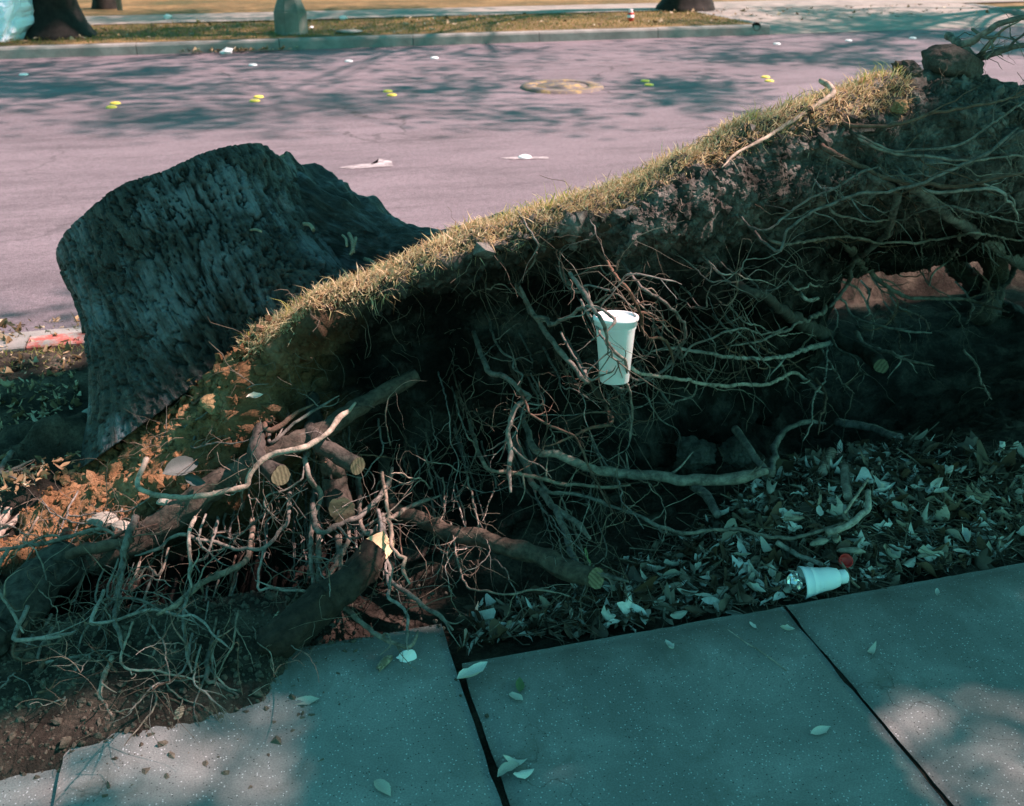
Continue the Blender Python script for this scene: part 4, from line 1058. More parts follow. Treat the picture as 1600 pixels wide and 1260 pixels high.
decal('paint_mark', [(528,262),(560,257),(590,255),(592,248),(612,252),(614,260),(580,262),(550,264)], M['wornw'], 'worn white paint mark on the asphalt right of the stump', 'road paint')
decal('paint_mark', [(783,247),(800,245),(856,245),(858,248),(800,249)], M['wornw'], 'thin scuffed white paint line under the lone white lane dot', 'road paint')
mp = on_z(878, 137, ROAD_Z)
mv, mq = lathe([(0.0, 0.022), (0.20, 0.022), (0.21, 0.016), (0.27, 0.016), (0.28, 0.024), (0.33, 0.024), (0.345, -0.03)], 40)
mo = empty('manhole_cover', mp, label='round iron manhole cover with worn yellow paint in the road', cat='manhole cover')
link('cover_plate', new_mesh('cover_plate', *lathe([(0.0, 0.026), (0.05, 0.026), (0.06, 0.022), (0.27, 0.022), (0.28, 0.01)], 40), mats=[M['manhole']]), mo)
link('frame_ring', new_mesh('frame_ring', *lathe([(0.284, 0.0), (0.29, 0.026), (0.44, 0.024), (0.46, -0.03)], 40), mats=[M['manhole']]), mo)

# octagonal concrete lamp post
def octo(prof, sides=8, rot=math.pi / 8):
    v, q = lathe(prof, sides); c, s_ = math.cos(rot), math.sin(rot)
    v = v @ np.array([[c, s_, 0], [-s_, c, 0], [0, 0, 1]]); return v, q
lp = on_z(456, 53, FZ)
lo = empty('lamp_post', lp, label='grey octagonal concrete lamp post base standing behind the far kerb', cat='lamp post')
k = px_m(1, lp)
link('pedestal', new_mesh('pedestal', *octo([(27.5*k, -0.1), (27.5*k, 0.02), (26.8*k, 0.04), (26.5*k, 33*k), (25*k, 34*k), (25*k, 36*k), (19*k, 50*k), (17*k, 54*k), (0.0, 54*k)]), mats=[M['pillar']], smooth=False), lo)
link('shaft', new_mesh('shaft', *octo([(16*k, 54*k), (15*k, 60*k), (11*k, 3.9), (9*k, 4.0), (13*k, 4.05), (0, 4.06)]), mats=[M['pillar']], smooth=False), lo)
link('lantern', new_mesh('lantern', *octo([(0.07, 4.06), (0.18, 4.35), (0.22, 4.55), (0.10, 4.70), (0.0, 4.78)]), mats=[M['dotw']], smooth=False), lo)

# crumpled things
def crumple(name, seed, mat, sx, sy, sz, amp=0.5, tm=ICO3):
    v, t = tm; rg = np.random.default_rng(seed); w = v.copy()
    d = amp * (ridged(v * 1.6 + seed * 7.7, 3, seed) - 0.65) * 1.6
    for _ in range(14):
        n = rg.normal(size=3); n /= np.linalg.norm(n); h = rg.uniform(0.45, 0.85); kk = w @ n; w = w - np.clip(kk - h, 0, None)[:, None] * n * 0.9
    w = w * (1 + d)[:, None]
    return new_mesh(name, w * np.array([sx, sy, sz]), None, t, mats=[mat], smooth=False)
def put(name, me, p, label, cat, group=None, rz=None, parent=None):
    o = link(name, me, None, label, cat, group); o.location = tuple(float(x) for x in p)
    o.rotation_euler = (0, 0, random.uniform(0, 6.28) if rz is None else rz); return o
p = on_z(8, 60, FZ); w = px_m(1, p)
put('plastic_bag', crumple('plastic_bag', 4, M['bag'], 74*w, 56*w, 70*w, 0.35, ICO4), p + np.array([0.05, 0.1, 28*w]), 'big crumpled white plastic bag leaning on the tree by the far kerb', 'plastic bag', rz=0.3)
p = on_z(355, 84, ROAD_Z); w = px_m(1, p)
put('crumpled_paper', crumple('crumpled_paper', 6, M['paper'], 11*w, 8*w, 6*w), p + np.array([0, 0, 4*w]), 'crumpled white paper lying in the far gutter', 'litter', rz=0)
for i, (px, py, sw, lab) in enumerate([(262, 31, 8, 'small white paper scrap at the edge of the far pavement'), (487, 45, 4, 'round white scrap beside the octagonal lamp post'), (537, 31, 7, 'white paper scrap on the far verge beyond the lamp post')]):
    p = on_z(px, py, FZ); w = px_m(1, p); put('paper_scrap', crumple('paper_scrap', 20 + i, M['paper'], sw*w, sw*.7*w, sw*.6*w, tm=ICO2), p + np.array([0, 0, sw*.4*w]), lab, 'litter', rz=0)
for i, (px, py) in enumerate([(735, 68), (920, 59)]):
    p = on_z(px, py, ROAD_Z); w = px_m(1, p); put('paper_scrap', crumple('paper_scrap', 30 + i, M['paper'], 7*w, 5*w, 2.5*w, tm=ICO2), p + np.array([0, 0, 1.5*w]), 'flat white scrap lying on the road just off the far kerb', 'litter', 'white scraps along the far gutter', rz=0)
# drink can
p = on_z(985, 33, FZ); w = px_m(1, p)
ca = empty('drink_can', p, label='red and white drink can standing on the far verge', cat='can')
link('can_body', new_mesh('can_body', *lathe([(0.0, 0.0), (4.2*w, 0), (5*w, 1.2*w), (5*w, 11*w), (4.2*w, 12.5*w), (0, 12.5*w)], 16), mats=[M['redcap']]), ca)
link('white_band', new_mesh('white_band', *lathe([(5.1*w, 5*w), (5.1*w, 9*w), (4.9*w, 9*w)], 16), mats=[M['paper']]), ca)
link('can_neck', new_mesh('can_neck', *lathe([(3.4*w, 12.4*w), (3*w, 16*w), (2.9*w, 17*w), (0, 17*w)], 16), mats=[M['paper']]), ca)
# stone slab on the verge
p = on_z(545, 52, FZ); w = px_m(1, p)
put('paving_piece', stone_mesh('paving_piece', 8, M['kerb'], 24*w, 18*w, 3.5*w, ICO2, 0.15, True), p + np.array([0, 0, 2*w]), 'flat broken concrete piece on the verge right of the lamp post', 'concrete piece', rz=0.1)
# storm drain opening in the kerb end
p = on_y(1183, 42, FAR_Y0 - 0.006)
dr = link('drain_pipe', new_mesh('drain_pipe', *lathe([(0.062, 0.06), (0.062, 0.0), (0.055, 0.0), (0.055, 0.05), (0.0, 0.05)], 18), mats=[M['limb']]), None, 'small dark round drain outlet in the end of the far kerb', 'drain'); dr.location = tuple(p); dr.rotation_euler = (-math.pi / 2, 0, 0)
# thin post
p = on_z(188, 17, FZ); v, q, t = tube([(0, 0, -0.1), (0, 0, 1.3), (0.01, 0, 2.4)], [0.045, 0.045, 0.04], 10)
link('post', new_mesh('post', v, q, t, mats=[M['kerb']]), None, 'thin pale post beyond the far pavement', 'post').location = tuple(p)
# gutter leaves
mb = MB(); rng = np.random.default_rng(44)

# ------------------------------------------------------------------ leaves
def leaf_geo(seed, L=1.0, W=0.42, curl=0.25, fold=0.15, n=7, hole=False):
    rg = np.random.default_rng(seed); t = np.linspace(0, 1, n); w = W * 0.5 * np.sin(math.pi * np.clip(t, 0.0, 1)) ** 0.75 * (1 + 0.25 * (0.5 - t))
    w = np.maximum(w, 0.006); x = (t - 0.5) * L; z = curl * ((t - 0.5) ** 2) * 2 * L + 0.03 * rg.normal(size=n).cumsum() * 0.6
    y0 = 0.04 * np.sin(t * 3 + rg.uniform(0, 6)); l = fold * (1 + 0.4 * rg.normal(size=n)); r_ = fold * (1 + 0.4 * rg.normal(size=n))
    A = np.stack([x, y0 - w, z + l * w * 2], 1); B = np.stack([x, y0 - w * .5, z + l * w * 0.6], 1); C = np.stack([x, y0, z], 1); D = np.stack([x, y0 + w * .5, z + r_ * w * .6], 1); E_ = np.stack([x, y0 + w, z + r_ * w * 2], 1)
    V = np.stack([A, B, C, D, E_], 1).reshape(-1, 3); return V, grid_quads(n, 5)
LEAF = []
for k in range(8):
    v, q = leaf_geo(k, curl=[.1, .3, -.25, .5, .2, -.1, .7, .15][k], fold=[.15, .5, .2, .8, -.3, .25, .1, 1.2][k], W=[.42, .38, .45, .36, .42, .5, .34, .4][k])
    LEAF.append(v)
LEAFQ = q
leaf_me = {}
def leaf(px, py, lpx, ang, var, mat, label, group=None, z=0.004, tilt=0.0, on=None):
    key = (var, mat)
    if key not in leaf_me: leaf_me[key] = new_mesh('fallen_leaf', LEAF[var], LEAFQ, mats=[M[mat]])
    p = on_z(px, py, z) if on is None else on
    o = link('fallen_leaf', leaf_me[key], None, label, 'leaf', group); zlow = min(0, LEAF[var][:, 2].min())
    s_ = px_m(lpx, p); o.scale = (s_,) * 3; o.location = (p[0], p[1], p[2] - zlow * s_ + 0.001); o.rotation_euler = (tilt, random.uniform(-.1, .1), R(ang)); return o
leaf(477, 1097, 46, -20, 0, 'leaf', 'broad grey-green leaf lying flat on the raised slab by the soil spill', z=0.03)
leaf(738, 1056, 62, 30, 1, 'leaf', 'large folded pale leaf bridging the open joint between the slabs', z=0.02)
leaf(812, 1072, 34, 70, 0, 'green_leaf', 'small upright green leaf on the slab right of the open joint')
leaf(806, 1090, 28, 130, 5, 'leaf', 'ragged pale leaf scrap beside the small green leaf')
leaf(1046, 1012, 26, 100, 3, 'leaf', 'small curled tan leaf near the soil edge of the middle slab')
leaf(1281, 1143, 38, 5, 0, 'leaf', 'narrow pale leaf alone on the right slab near its dark joint')
leaf(598, 1232, 46, 115, 2, 'leaf', 'cupped pale oval leaf on the raised slab away from the soil', z=0.03)
leaf(1362, 1020, 30, 40, 6, 'leaf', 'crumpled pale leaf with a long stalk on the right slab')
leaf(1464, 929, 20, 60, 3, 'leaf', 'small pale curled leaf on the right slab near the litter')
leaf(1176, 978, 18, 90, 0, 'leaf', 'tiny pale leaf on the middle slab beside the litter edge')
leaf(1230, 986, 22, -25, 3, 'leaf', 'tiny pale curled leaf on the right slab at the head of the dark joint')
leaf(795, 1205, 44, 20, 2, 'leaf', 'broken brown-grey leaf in the heap at the open joint')
leaf(806, 1195, 40, -30, 6, 'leaf', 'curled leaf lying across the heap at the open joint')
leaf(818, 1213, 36, 10, 4, 'leaf', 'flat pale leaf at the edge of the heap at the open joint')
leaf(40, 1112, 24, 80, 5, 'leaf', 'small pale leaf on the soil spilled over the pavement', z=0.035)
leaf(360, 1158, 22, 30, 3, 'leaf', 'small dry leaf on the sunlit pavement left of the raised slab', z=0.015)
leaf(285, 735, 62, 30, 5, 'grey_leaf', 'big grey leaf caught on the clay slope below the stump', on=on_y(285, 735, face_y(285, 735) - 0.05), tilt=0.9)
leaf(312, 745, 44, -40, 1, 'grey_leaf', 'second grey leaf hanging under the big one on the clay slope', on=on_y(310, 750, face_y(310, 750) - 0.06), tilt=1.1)
leaf(398, 622, 26, 10, 3, 'leaf', 'small orange-lit leaf on the clay below the turf', on=on_y(398, 622, face_y(398, 622) - 0.05), tilt=0.7)
leaf(915, 872, 46, 75, 0, 'green_leaf', 'triangular green-grey leaf on the end of the thick root', on=on_y(915, 872, 2.1), tilt=1.0)
leaf(100, 735, 34, 45, 0, 'leaf', 'narrow pale leaf standing in the hollow beside the stump', on=on_z(50, 712, 0.02), tilt=0.5)

# leaf litter heap between pavement and pit
LIT = [(722, 1018), (980, 985), (1230, 945), (1420, 915), (1640, 872), (1640, 720), (1420, 690), (1240, 720), (1080, 830), (900, 925), (735, 960)]
rng = np.random.default_rng(9); random.seed(9)
def scatter_leaves(poly, n, lo, hi, zfun, seed, tilt=0.5, lift=0.03):
    rg = np.random.default_rng(seed); mb = MB(); xs_ = [p[0] for p in poly]; ys_ = [p[1] for p in poly]; k = 0
    while k < n:
        x, y = rg.uniform(min(xs_), max(xs_)), rg.uniform(min(ys_), max(ys_))
        if not inside(poly, x, y): continue
        p = on_z(x, y, 0.0); z = zfun(p[0], p[1]); p = on_z(x, y, z)
        v = LEAF[rg.integers(0, 8)] * (lo + (hi - lo) * rg.random() ** 1.8) * np.array([1, rg.uniform(0.2, 1.0), rg.uniform(.5, 2.2)])
        a, b, c = rg.normal(0, tilt), rg.normal(0, tilt), rg.uniform(0, 6.28)
        Rm = np.array(Matrix.Rotation(c, 3, 'Z') @ Matrix.Rotation(a, 3, 'X') @ Matrix.Rotation(b, 3, 'Y'))
        mb.add(v @ Rm.T + np.array([p[0], p[1], z + rg.uniform(0, lift)]), LEAFQ); k += 1
    return mb
zq = zs1
link('leaf_litter', scatter_leaves(LIT, 3400, 0.010, 0.080, zq, 1, 0.6, 0.035).mesh('leaf_litter', [M['litter']]), None, 'heap of pale dry leaves, husks and twigs between pavement and pit', 'leaf litter', kind='stuff')
link('leaf_litter', scatter_leaves([(-60, 520), (60, 500), (128, 500), (125, 640), (60, 660), (150, 700), (60, 760), (-60, 800)], 900, 0.015, 0.05, zq, 2, 0.4, 0.015).mesh('leaf_litter', [M['litter_warm']]), None, 'brown leaf scraps strewn over the soil left of the stump', 'leaf litter', kind='stuff')
# the largest litter leaves one by one
LL = [(655,0,0)]
spots = [(1375,720,46,20,1),(1400,735,40,-30,5),(1345,722,36,60,2),(1300,775,34,100,6),(1238,812,36,5,3),(1405,795,34,110,1),(1425,835,30,80,6),(1390,870,40,95,3),(1455,870,44,-5,3),(1500,862,24,-20,0),(1530,868,26,-25,0),(1420,885,36,30,4),(1370,890,30,10,0),(1265,888,34,45,6),(1245,905,36,120,1),(1330,745,30,40,4),(1110,905,36,-20,0),(1130,925,34,50,5),(1075,930,34,-30,6),(1030,945,36,40,1),(1010,965,40,60,2),(1060,965,32,10,4),(1120,950,28,80,0),(1180,925,32,-40,3),(1165,895,30,15,5),(1200,860,42,90,6),(1210,900,36,75,3),(1320,905,34,-35,0),(1350,855,30,20,2),(1280,800,28,60,0),(1470,770,30,10,1),(1440,760,26,70,4),(1160,870,28,-15,1),(1090,890,26,50,3),(960,975,30,20,5),(985,955,28,100,0),(1230,925,26,30,4),(1400,860,26,-50,1)]
for i, (x, y, l, a, var) in enumerate(spots):
    p0 = on_z(x, y, 0.0); p = on_z(x, y, zs1(p0[0], p0[1]) + 0.028)
    if math.hypot(x - 1295, y - 915) < 75: wh = 'beside the fallen ringed cup'
    elif math.hypot(x - 1320, y - 870) < 110: wh = 'near the red cap'
    elif y < 780: wh = 'high on the heap near the pit'
    elif x > 1400: wh = 'right of the red cap by the pavement edge'
    elif y > 935: wh = 'along the edge of the middle slab'
    else: wh = 'between the middle slab and the long root'
    leaf(x, y, l, a, var, 'leaf', 'pale dry leaf on the litter heap ' + wh, 'pale litter leaves ' + wh, on=p, tilt=random.uniform(-.4, .4))
# bone-like husks
def husk(px, py, l, w, a, label):
    p0 = on_z(px, py, 0.0); p = on_z(px, py, zs1(p0[0], p0[1]) + 0.035); s_ = px_m(1, p)
    n = 14; t = np.linspace(0, 1, n); P = np.stack([(t - .5) * l * s_, 0.08 * l * s_ * np.sin(t * 3), 0 * t], 1)
    v, q, tt = tube(P, 0.40 * w * s_ * np.clip(np.sin(math.pi * (0.04 + 0.92 * t)), 0.1, 1) ** 0.8 * (1 + 0.15 * np.cos(9 * t)), 14, 0.45, 55, int(px), ridge=True)
    put('seed_husk', new_mesh('seed_husk', v, q, tt, mats=[M['husk']]), p, label, 'husk', rz=R(a))
husk(1281, 848, 34, 17, 5, 'blunt pale husk among the leaves beside the red cap')
husk(1308, 842, 20, 17, 60, 'short round pale husk behind the red cap')
husk(1330, 862, 44, 15, -20, 'long pale husk just behind the red cap')
husk(1240, 811, 36, 12, -8, 'slim grey husk lying on the upper litter heap')
husk(1455, 868, 46, 13, -6, 'straight grey husk near the pavement edge right of the cups')
husk(1322, 806, 26, 12, 70, 'small husk leaning on a stick in the litter')

# sticks in the litter
def stick(pp, w0, w1, lift, label, mat='root', sides=10):
    P3 = []
    for x, y in pp:
        p0 = on_z(x, y, 0); P3.append(on_z(x, y, zs1(p0[0], max(p0[1], WALK_Y + .01)) + lift))
    C = catmull(P3, 0.012); s_ = px_m(1, C[0]); r = np.linspace(w0, w1, len(C)) * 0.5 * s_
    C = C + np.stack([fbm(C * 20, 2, 81), fbm(C * 20, 2, 82), fbm(C * 20, 2, 83)], 1) * 0.006
    v, q, t = tube(C, r, sides, 0.12, 80, 3); me = new_mesh('stick', v - C[0], q, t, mats=[M[mat]])
    o = link('stick', me, None, label, 'stick'); o.location = tuple(C[0])
stick([(1298,708),(1285,738)], 16, 15, 0.05, 'short thick broken stick standing out of the upper litter')
stick([(1322,728),(1320,750),(1323,778)], 15, 13, 0.04, 'stubby dark stick in the litter below the broken one')
stick([(1356,768),(1353,795),(1320,824),(1290,832)], 9, 11, 0.05, 'bent stick over the litter behind the red cap')
stick([(1212,848),(1250,868),(1285,884)], 9, 7, 0.04, 'straight dark stick pointing at the fallen cup')
stick([(1307,659),(1356,668),(1408,684)], 13, 11, 0.04, 'grey stick along the top of the litter heap')
stick([(1375,720),(1345,765),(1320,800)], 5, 4, 0.06, 'thin straight twig crossing the litter heap')
stick([(1310,880),(1332,908),(1342,916)], 6, 4, 0.045, 'pale split twig beside the fallen cup', 'rootlet')
stick([(1085,760),(1105,775),(1122,806)], 16, 12, 0.03, 'flat piece of root bark lying at the left of the litter')
stick([(745,1085),(768,1105),(778,1135),(776,1165),(766,1188)], 7, 5, 0.055, 'long forked twig lying along the open joint of the slabs')
stick([(1135,985),(1180,1015),(1230,1050)], 2.2, 1.5, 0.053, 'hair-thin dark twig on the middle slab')
stick([(918,1180),(917,1215),(918,1245)], 3, 2.5, 0.054, 'tiny straight twig on the middle slab')
mb = MB(); rg = np.random.default_rng(77); k = 0
while k < 2600:
    x, y = rg.uniform(720, 1640), rg.uniform(690, 1010)
    if not inside(LIT, x, y): continue
    p = on_z(x, y, 0); p = on_z(x, y, zq(p[0], p[1])); a = rg.uniform(0, 6.28); L = rg.uniform(0.02, 0.11)
    d0 = np.array([math.cos(a), math.sin(a), rg.normal(0, .25)]) * L
    v, q, t = tube(np.array([p, p + d0 * .5 + rg.normal(0, .004, 3), p + d0]) + np.array([0, 0, 0.022]), 0.0006 + 0.0018 * rg.random() ** 2, 3, caps=False); mb.add(v, q); k += 1
link('twig_litter', mb.mesh('twig_litter', [M['rootlet']]), None, 'fine twigs and straw mixed into the leaf heap', 'twigs', kind='stuff')

# soil crumbs on the spill and strip
rg = np.random.default_rng(3); pos = []; size = []
while len(pos) < 4500:
    x, y = rg.uniform(-1.0, 0.45), rg.uniform(1.5, 2.25)
    if y < 1.62 + 0.3 * max(0, x + .1) / .4 and rg.random() > 0.04: continue
    if x > 0.15 and rg.random() > 0.12: continue
    z = max(zq(x, y), 0.026 if -0.46 < x < 0.36 and y < 1.98 else 0.0); pos.append((x, y, z)); size.append(min(0.014, math.exp(rg.normal(-5.9, 0.6))))
while len(pos) < 7500:
    x, y = rg.uniform(-0.1, 0.36), 1.99 - abs(rg.normal(0, .10))
    if rg.random() > math.exp(-max(0, x - .02) * 7) * (0.4 + 0.6 * (math.sin(x * 31) * math.cos(y * 27) > -0.2)): continue
    pos.append((x, y, 0.027)); size.append(min(0.006, math.exp(rg.normal(-6.6, 0.55))))
link('soil_crumbs', scatter_rocks(pos, size, 8).mesh('soil_crumbs', [M['crumb']], False), None, 'loose crumbs of soil scattered over the pavement under the roots', 'soil', kind='stuff')
pos, size = [], []
while len(pos) < 3500:
    x, y = rg.uniform(-1.4, 3.2), rg.uniform(1.92, 4.15); pos.append((x, y, zq(x, y))); size.append(min(0.02, math.exp(rg.normal(-5.4, 0.6))))
link('soil_crumbs', scatter_rocks(pos, size, 9).mesh('soil_crumbs', [M['strip']], False), None, 'crumbled soil lying over the planting strip', 'soil', kind='stuff')
for i, (px, py, w_, h_, lab) in enumerate([(141, 648, 26, 20, 'smooth grey stone at the foot of the stump'), (112, 690, 20, 18, 'small grey stone in the hollow left of the clay slope'), (165, 680, 26, 14, 'flat grey stone beside the clay slope'), (275, 608, 14, 22, 'little upright grey stone against the stump')]):
    p = on_z(px, py, 0.03); w = px_m(0.5, p); put('stone', stone_mesh('stone', 40 + i, M['stone'], w_*w, w_*w, h_*w, ICO3, 0.15), p, lab, 'stone', rz=0.2)
rg = np.random.default_rng(18)
for i, (px, py, s_) in enumerate([(525,1150,7),(600,1165,5),(640,1120,6),(690,1095,5),(1020,1168,4),(880,1095,4),(540,1090,6),(858,1085,5),(915,1105,4)]):
    p = on_z(px, py, 0.03 if px < 700 else 0.004); w = px_m(0.5, p); put('pebble', stone_mesh('pebble', 60 + i, M['stone'], s_*w, s_*w, s_*w*.8, ICO2, 0.2), p, 'tiny dark pebble on the raised slab by the soil spill' if px < 720 else 'tiny dark pebble on the middle slab near the open joint', 'pebble', 'pebbles on the raised slab' if px < 720 else 'pebbles on the middle slab')

# ------------------------------------------------------------------ cups and litter
def cup_profile(H, rt, rb, lid=True):
    return [(0.0, 0.004), (rb - 0.004, 0.004), (rb - 0.002, 0.0), (rb, 0.002), (rb + (rt - rb) * .84, H * .84), (rt * 1.0, H * .86), (rt * 1.02, H * .93), (rt * 1.04, H * .94), (rt * 1.05, H), (rt * 1.0, H), (rt * .98, H * .96), (rt * .9, H * .8), (rb, 0.01), (0, 0.01)]
c0 = on_y(960, 596, 2.10); w = px_m(1, c0)
cup = empty('foam_cup', c0, label='tall white foam cup with lid wedged upright among the hanging roots', cat='cup')
Hc, Rt, Rb = 106*w, 32*w, 22.5*w
link('cup_body', new_mesh('cup_body', *lathe(cup_profile(Hc * .95, Rt * .98, Rb), 48), mats=[M['foam']]), cup)
lidp = [(Rt*.99, Hc*.86), (Rt*1.03, Hc*.865), (Rt*1.035, Hc*.93), (Rt*1.09, Hc*.94), (Rt*1.10, Hc*.975), (Rt*1.06, Hc*.995), (Rt*1.0, Hc*1.0), (Rt*.95, Hc*.985), (Rt*.92, Hc*.962), (Rt*.3, Hc*.968), (0.0, Hc*.966)]
lo_ = link('lid', new_mesh('lid', *lathe(lidp, 48), mats=[M['lid']]), cup)
link('straw_slot', new_mesh('straw_slot', *box(-4*w, 4*w, -0.8*w, 0.8*w, Hc*.966, Hc*.974), mats=[M['limb']]), lo_)
cup.rotation_euler = (R(-6), R(4), 0.4)
# fallen cup lying on its side at the pavement edge
c1 = on_z(1268, 926, 0.005); w = px_m(1, c1)
fc = empty('fallen_cup', c1, label='white plastic cup with raised rings lying on its side at the pavement edge', cat='cup')
prof = [(25*w, -2*w), (26.5*w, -1*w), (26*w, 1*w)]
for k_ in range(2):
    z0 = (12 + 15 * k_) * w; r0 = (25 - 3.2 * k_ * 1.2 - 2) * w; prof += [(r0, z0), (r0 + .9*w, z0 + .8*w), (r0, z0 + 1.8*w)]
prof += [(18*w, 45*w), (14.5*w, 57*w), (13*w, 58*w), (0, 58*w), (0, 57*w), (13*w, 57*w), (17*w, 45*w), (24*w, 0)]
link('cup_body', new_mesh('cup_body', *lathe(prof, 40), mats=[M['cupw']]), fc)
link('printed_patch', new_mesh('printed_patch', *(lambda vq: (vq[0], vq[1][[i for i in range(len(vq[1])) if (i % 40) in (24, 25, 26, 27, 28, 29, 30)]]))(lathe([(19.9*w, 39*w), (15.7*w, 54*w)], 40)), mats=[M['orange']]), fc)
link('foot_ring', new_mesh('foot_ring', *lathe([(10*w, 58*w), (11.5*w, 62*w), (11*w, 70*w), (7*w, 73*w), (0, 73*w)], 30), mats=[M['cupw']]), fc)
fc.rotation_euler = Vector((0.95, -0.16, 0.10)).to_track_quat('Z', 'Y').to_euler(); fc.location.y += 0.045
# red cap
p = on_z(1320, 878, 0.0); p = on_z(1320, 878, zs1(p[0], p[1]) + 0.045); w = px_m(1, p)
rc = link('bottle_cap', new_mesh('bottle_cap', *lathe([(0, -2*w), (9.5*w, -2*w), (10.5*w, -1*w), (11*w, 7*w), (9.6*w, 7*w), (9*w, 0), (0, 0)], 28), mats=[M['redcap']]), None, 'open red plastic bottle cap lying in the leaf litter', 'bottle cap')
rc.location = tuple(p); rc.rotation_euler = (R(38), R(-8), 0)
p = on_z(1244, 925, 0.0); p = on_z(1244, 920, 0.01); w = px_m(1, p)
put('foil_wrapper', crumple('foil_wrapper', 14, M['foil'], 15*w, 11*w, 17*w, 0.7), p + np.array([0, .01, 10*w]), 'crumpled silver foil wrapper beside the fallen cup', 'wrapper', rz=0.5)
p = on_z(637, 1030, 0.03); w = px_m(1, p)
put('crumpled_paper', crumple('crumpled_paper', 15, M['paper'], 18*w, 11*w, 12*w, 0.5), p + np.array([0, 0, 8*w]), 'crumpled white paper on the raised slab under a root tip', 'litter', rz=0.4)
p = on_z(600, 1038, 0.03); w = px_m(1, p)
put('bark_scrap', crumple('bark_scrap', 16, M['splinter'], 26*w, 8*w, 9*w, 0.6), p + np.array([0, 0, 5*w]), 'brown curled bark scrap on the soil of the raised slab', 'bark', rz=0.9)
# splintered wood under the thick stub
for i, (a, b, wd) in enumerate([((400,1022),(436,955),13),((412,1024),(440,975),10),((388,1012),(425,972),9),((420,1010),(432,985),8),((270,1128),(302,1100),22),((236,1085),(285,1078),12)]):
    pa, pb = on_z(*a, 0.03), on_z(*b, 0.03); pb = on_y(b[0], b[1], pa[1] + 0.03 if i < 4 else pb[1])
    C = np.linspace(pa, pb, 8); r = np.array([.3, .8, 1, 1, .9, .7, .5, .2]) * 0.5 * px_m(wd, pa); v, q, t = tube(C, r, 7, 0.5, 120, i)
    o = link('wood_splinter', new_mesh('wood_splinter', v - pa, q, t, smooth=False, mats=[M['splinter']]), None, 'torn grey-brown wood splinter under the thick sawn root' if i < 4 else 'torn wood splinter lying on the spilled soil', 'wood', 'splinters by the sawn root' if i < 4 else 'splinters on the spilled soil'); o.location = tuple(pa)
# twigs lying on the stump flare
for i, (a, b, w_) in enumerate([((545,365),(552,395),6),((556,372),(548,398),5),((535,368),(542,385),4),((570,405),(590,420),6),((475,350),(490,360),6),((385,362),(408,362),4),((405,438),(412,420),4),((420,445),(425,460),4)]):
    pa, pb = on_y(*a, 3.02), on_y(*b, 2.94)
    v, q, t = tube(catmull([pa, (pa + pb) / 2 + np.array([.004, 0, .006]), pb], .01), px_m(w_ * .5, pa), 7, .2, 90, i)
    part('twig', new_mesh('twig', v, q, t, mats=[M['splinter']]))

# ================================================================== TREES
def sunfoot(P): P = np.asarray(P); return P[..., :2] - SUN[:2] * (P[..., 2:3] / SUN[2])
def leaf_cloud(pts, size, seed):
    rg = np.random.default_rng(seed); n = len(pts)
    a = rg.normal(size=(n, 3)); a /= np.linalg.norm(a, axis=1)[:, None]; b = np.cross(a, rg.normal(size=(n, 3))); b /= np.linalg.norm(b, axis=1)[:, None]
    L = (size * rg.uniform(.7, 1.3, n))[:, None]; c = np.cross(a, b)
    v = np.stack([pts - a * L, pts + b * L * .42 + c * L * .08, pts + a * L, pts - b * L * .42 + c * L * .08], 1)
    return v.reshape(-1, 3), (np.arange(n) * 4)[:, None] + np.array([[0, 1, 2, 3]])
def street_tree(base, r, fork, clumps, pts, label, seed, lsize=0.07, lean=(0, 0)):
    rg = np.random.default_rng(seed); base = np.array(base, float)
    t = empty('street_tree', base, label=label, cat='tree', group=None)
    top = np.array([lean[0], lean[1], fork])
    P = catmull([(0, 0, -0.25), (0, 0, 0.0), (0.0, 0, 0.35), (lean[0] * .4, lean[1] * .4, fork * .55), top], 0.08); zz = P[:, 2]
    v, q, tt = tube(P, r * (0.72 + 0.75 * np.exp(-np.clip(zz, 0, None) / 0.28) - 0.1 * zz / fork), 36, 0.22, 7, seed, ridge=True)
    tr = link('trunk', new_mesh('trunk', v, q, tt, mats=[M['limb']]), t)
    for c in clumps:
        c = np.array(c) - base; m_ = top * .45 + c * .55 + np.array([0, 0, 0.5]) + rg.normal(0, .15, 3)
        C = catmull([top - np.array([0, 0, .3]), top + (m_ - top) * .4 + np.array([0, 0, .25]), m_, c], .15)
        v, q, tt = tube(C, np.linspace(r * .20, .012, len(C)), 8, .1, 6, seed)
        link('limb', new_mesh('limb', v, q, tt, mats=[M['limb']]), t)
        for _ in range(3):
            s_ = C[rg.integers(len(C) // 2, len(C) - 1)]; e = c + rg.normal(0, .5, 3); C2 = catmull([s_, (s_ + e) / 2 + rg.normal(0, .1, 3), e], .12)
            v, q, tt = tube(C2, np.linspace(.03, .008, len(C2)), 5); link('branch', new_mesh('branch', v, q, tt, mats=[M['limb']]), t)
    v, q = leaf_cloud(np.asarray(pts) - base, lsize, seed); link('crown', new_mesh('crown', v, q, mats=[M['crown']], smooth=False), t)
    return t
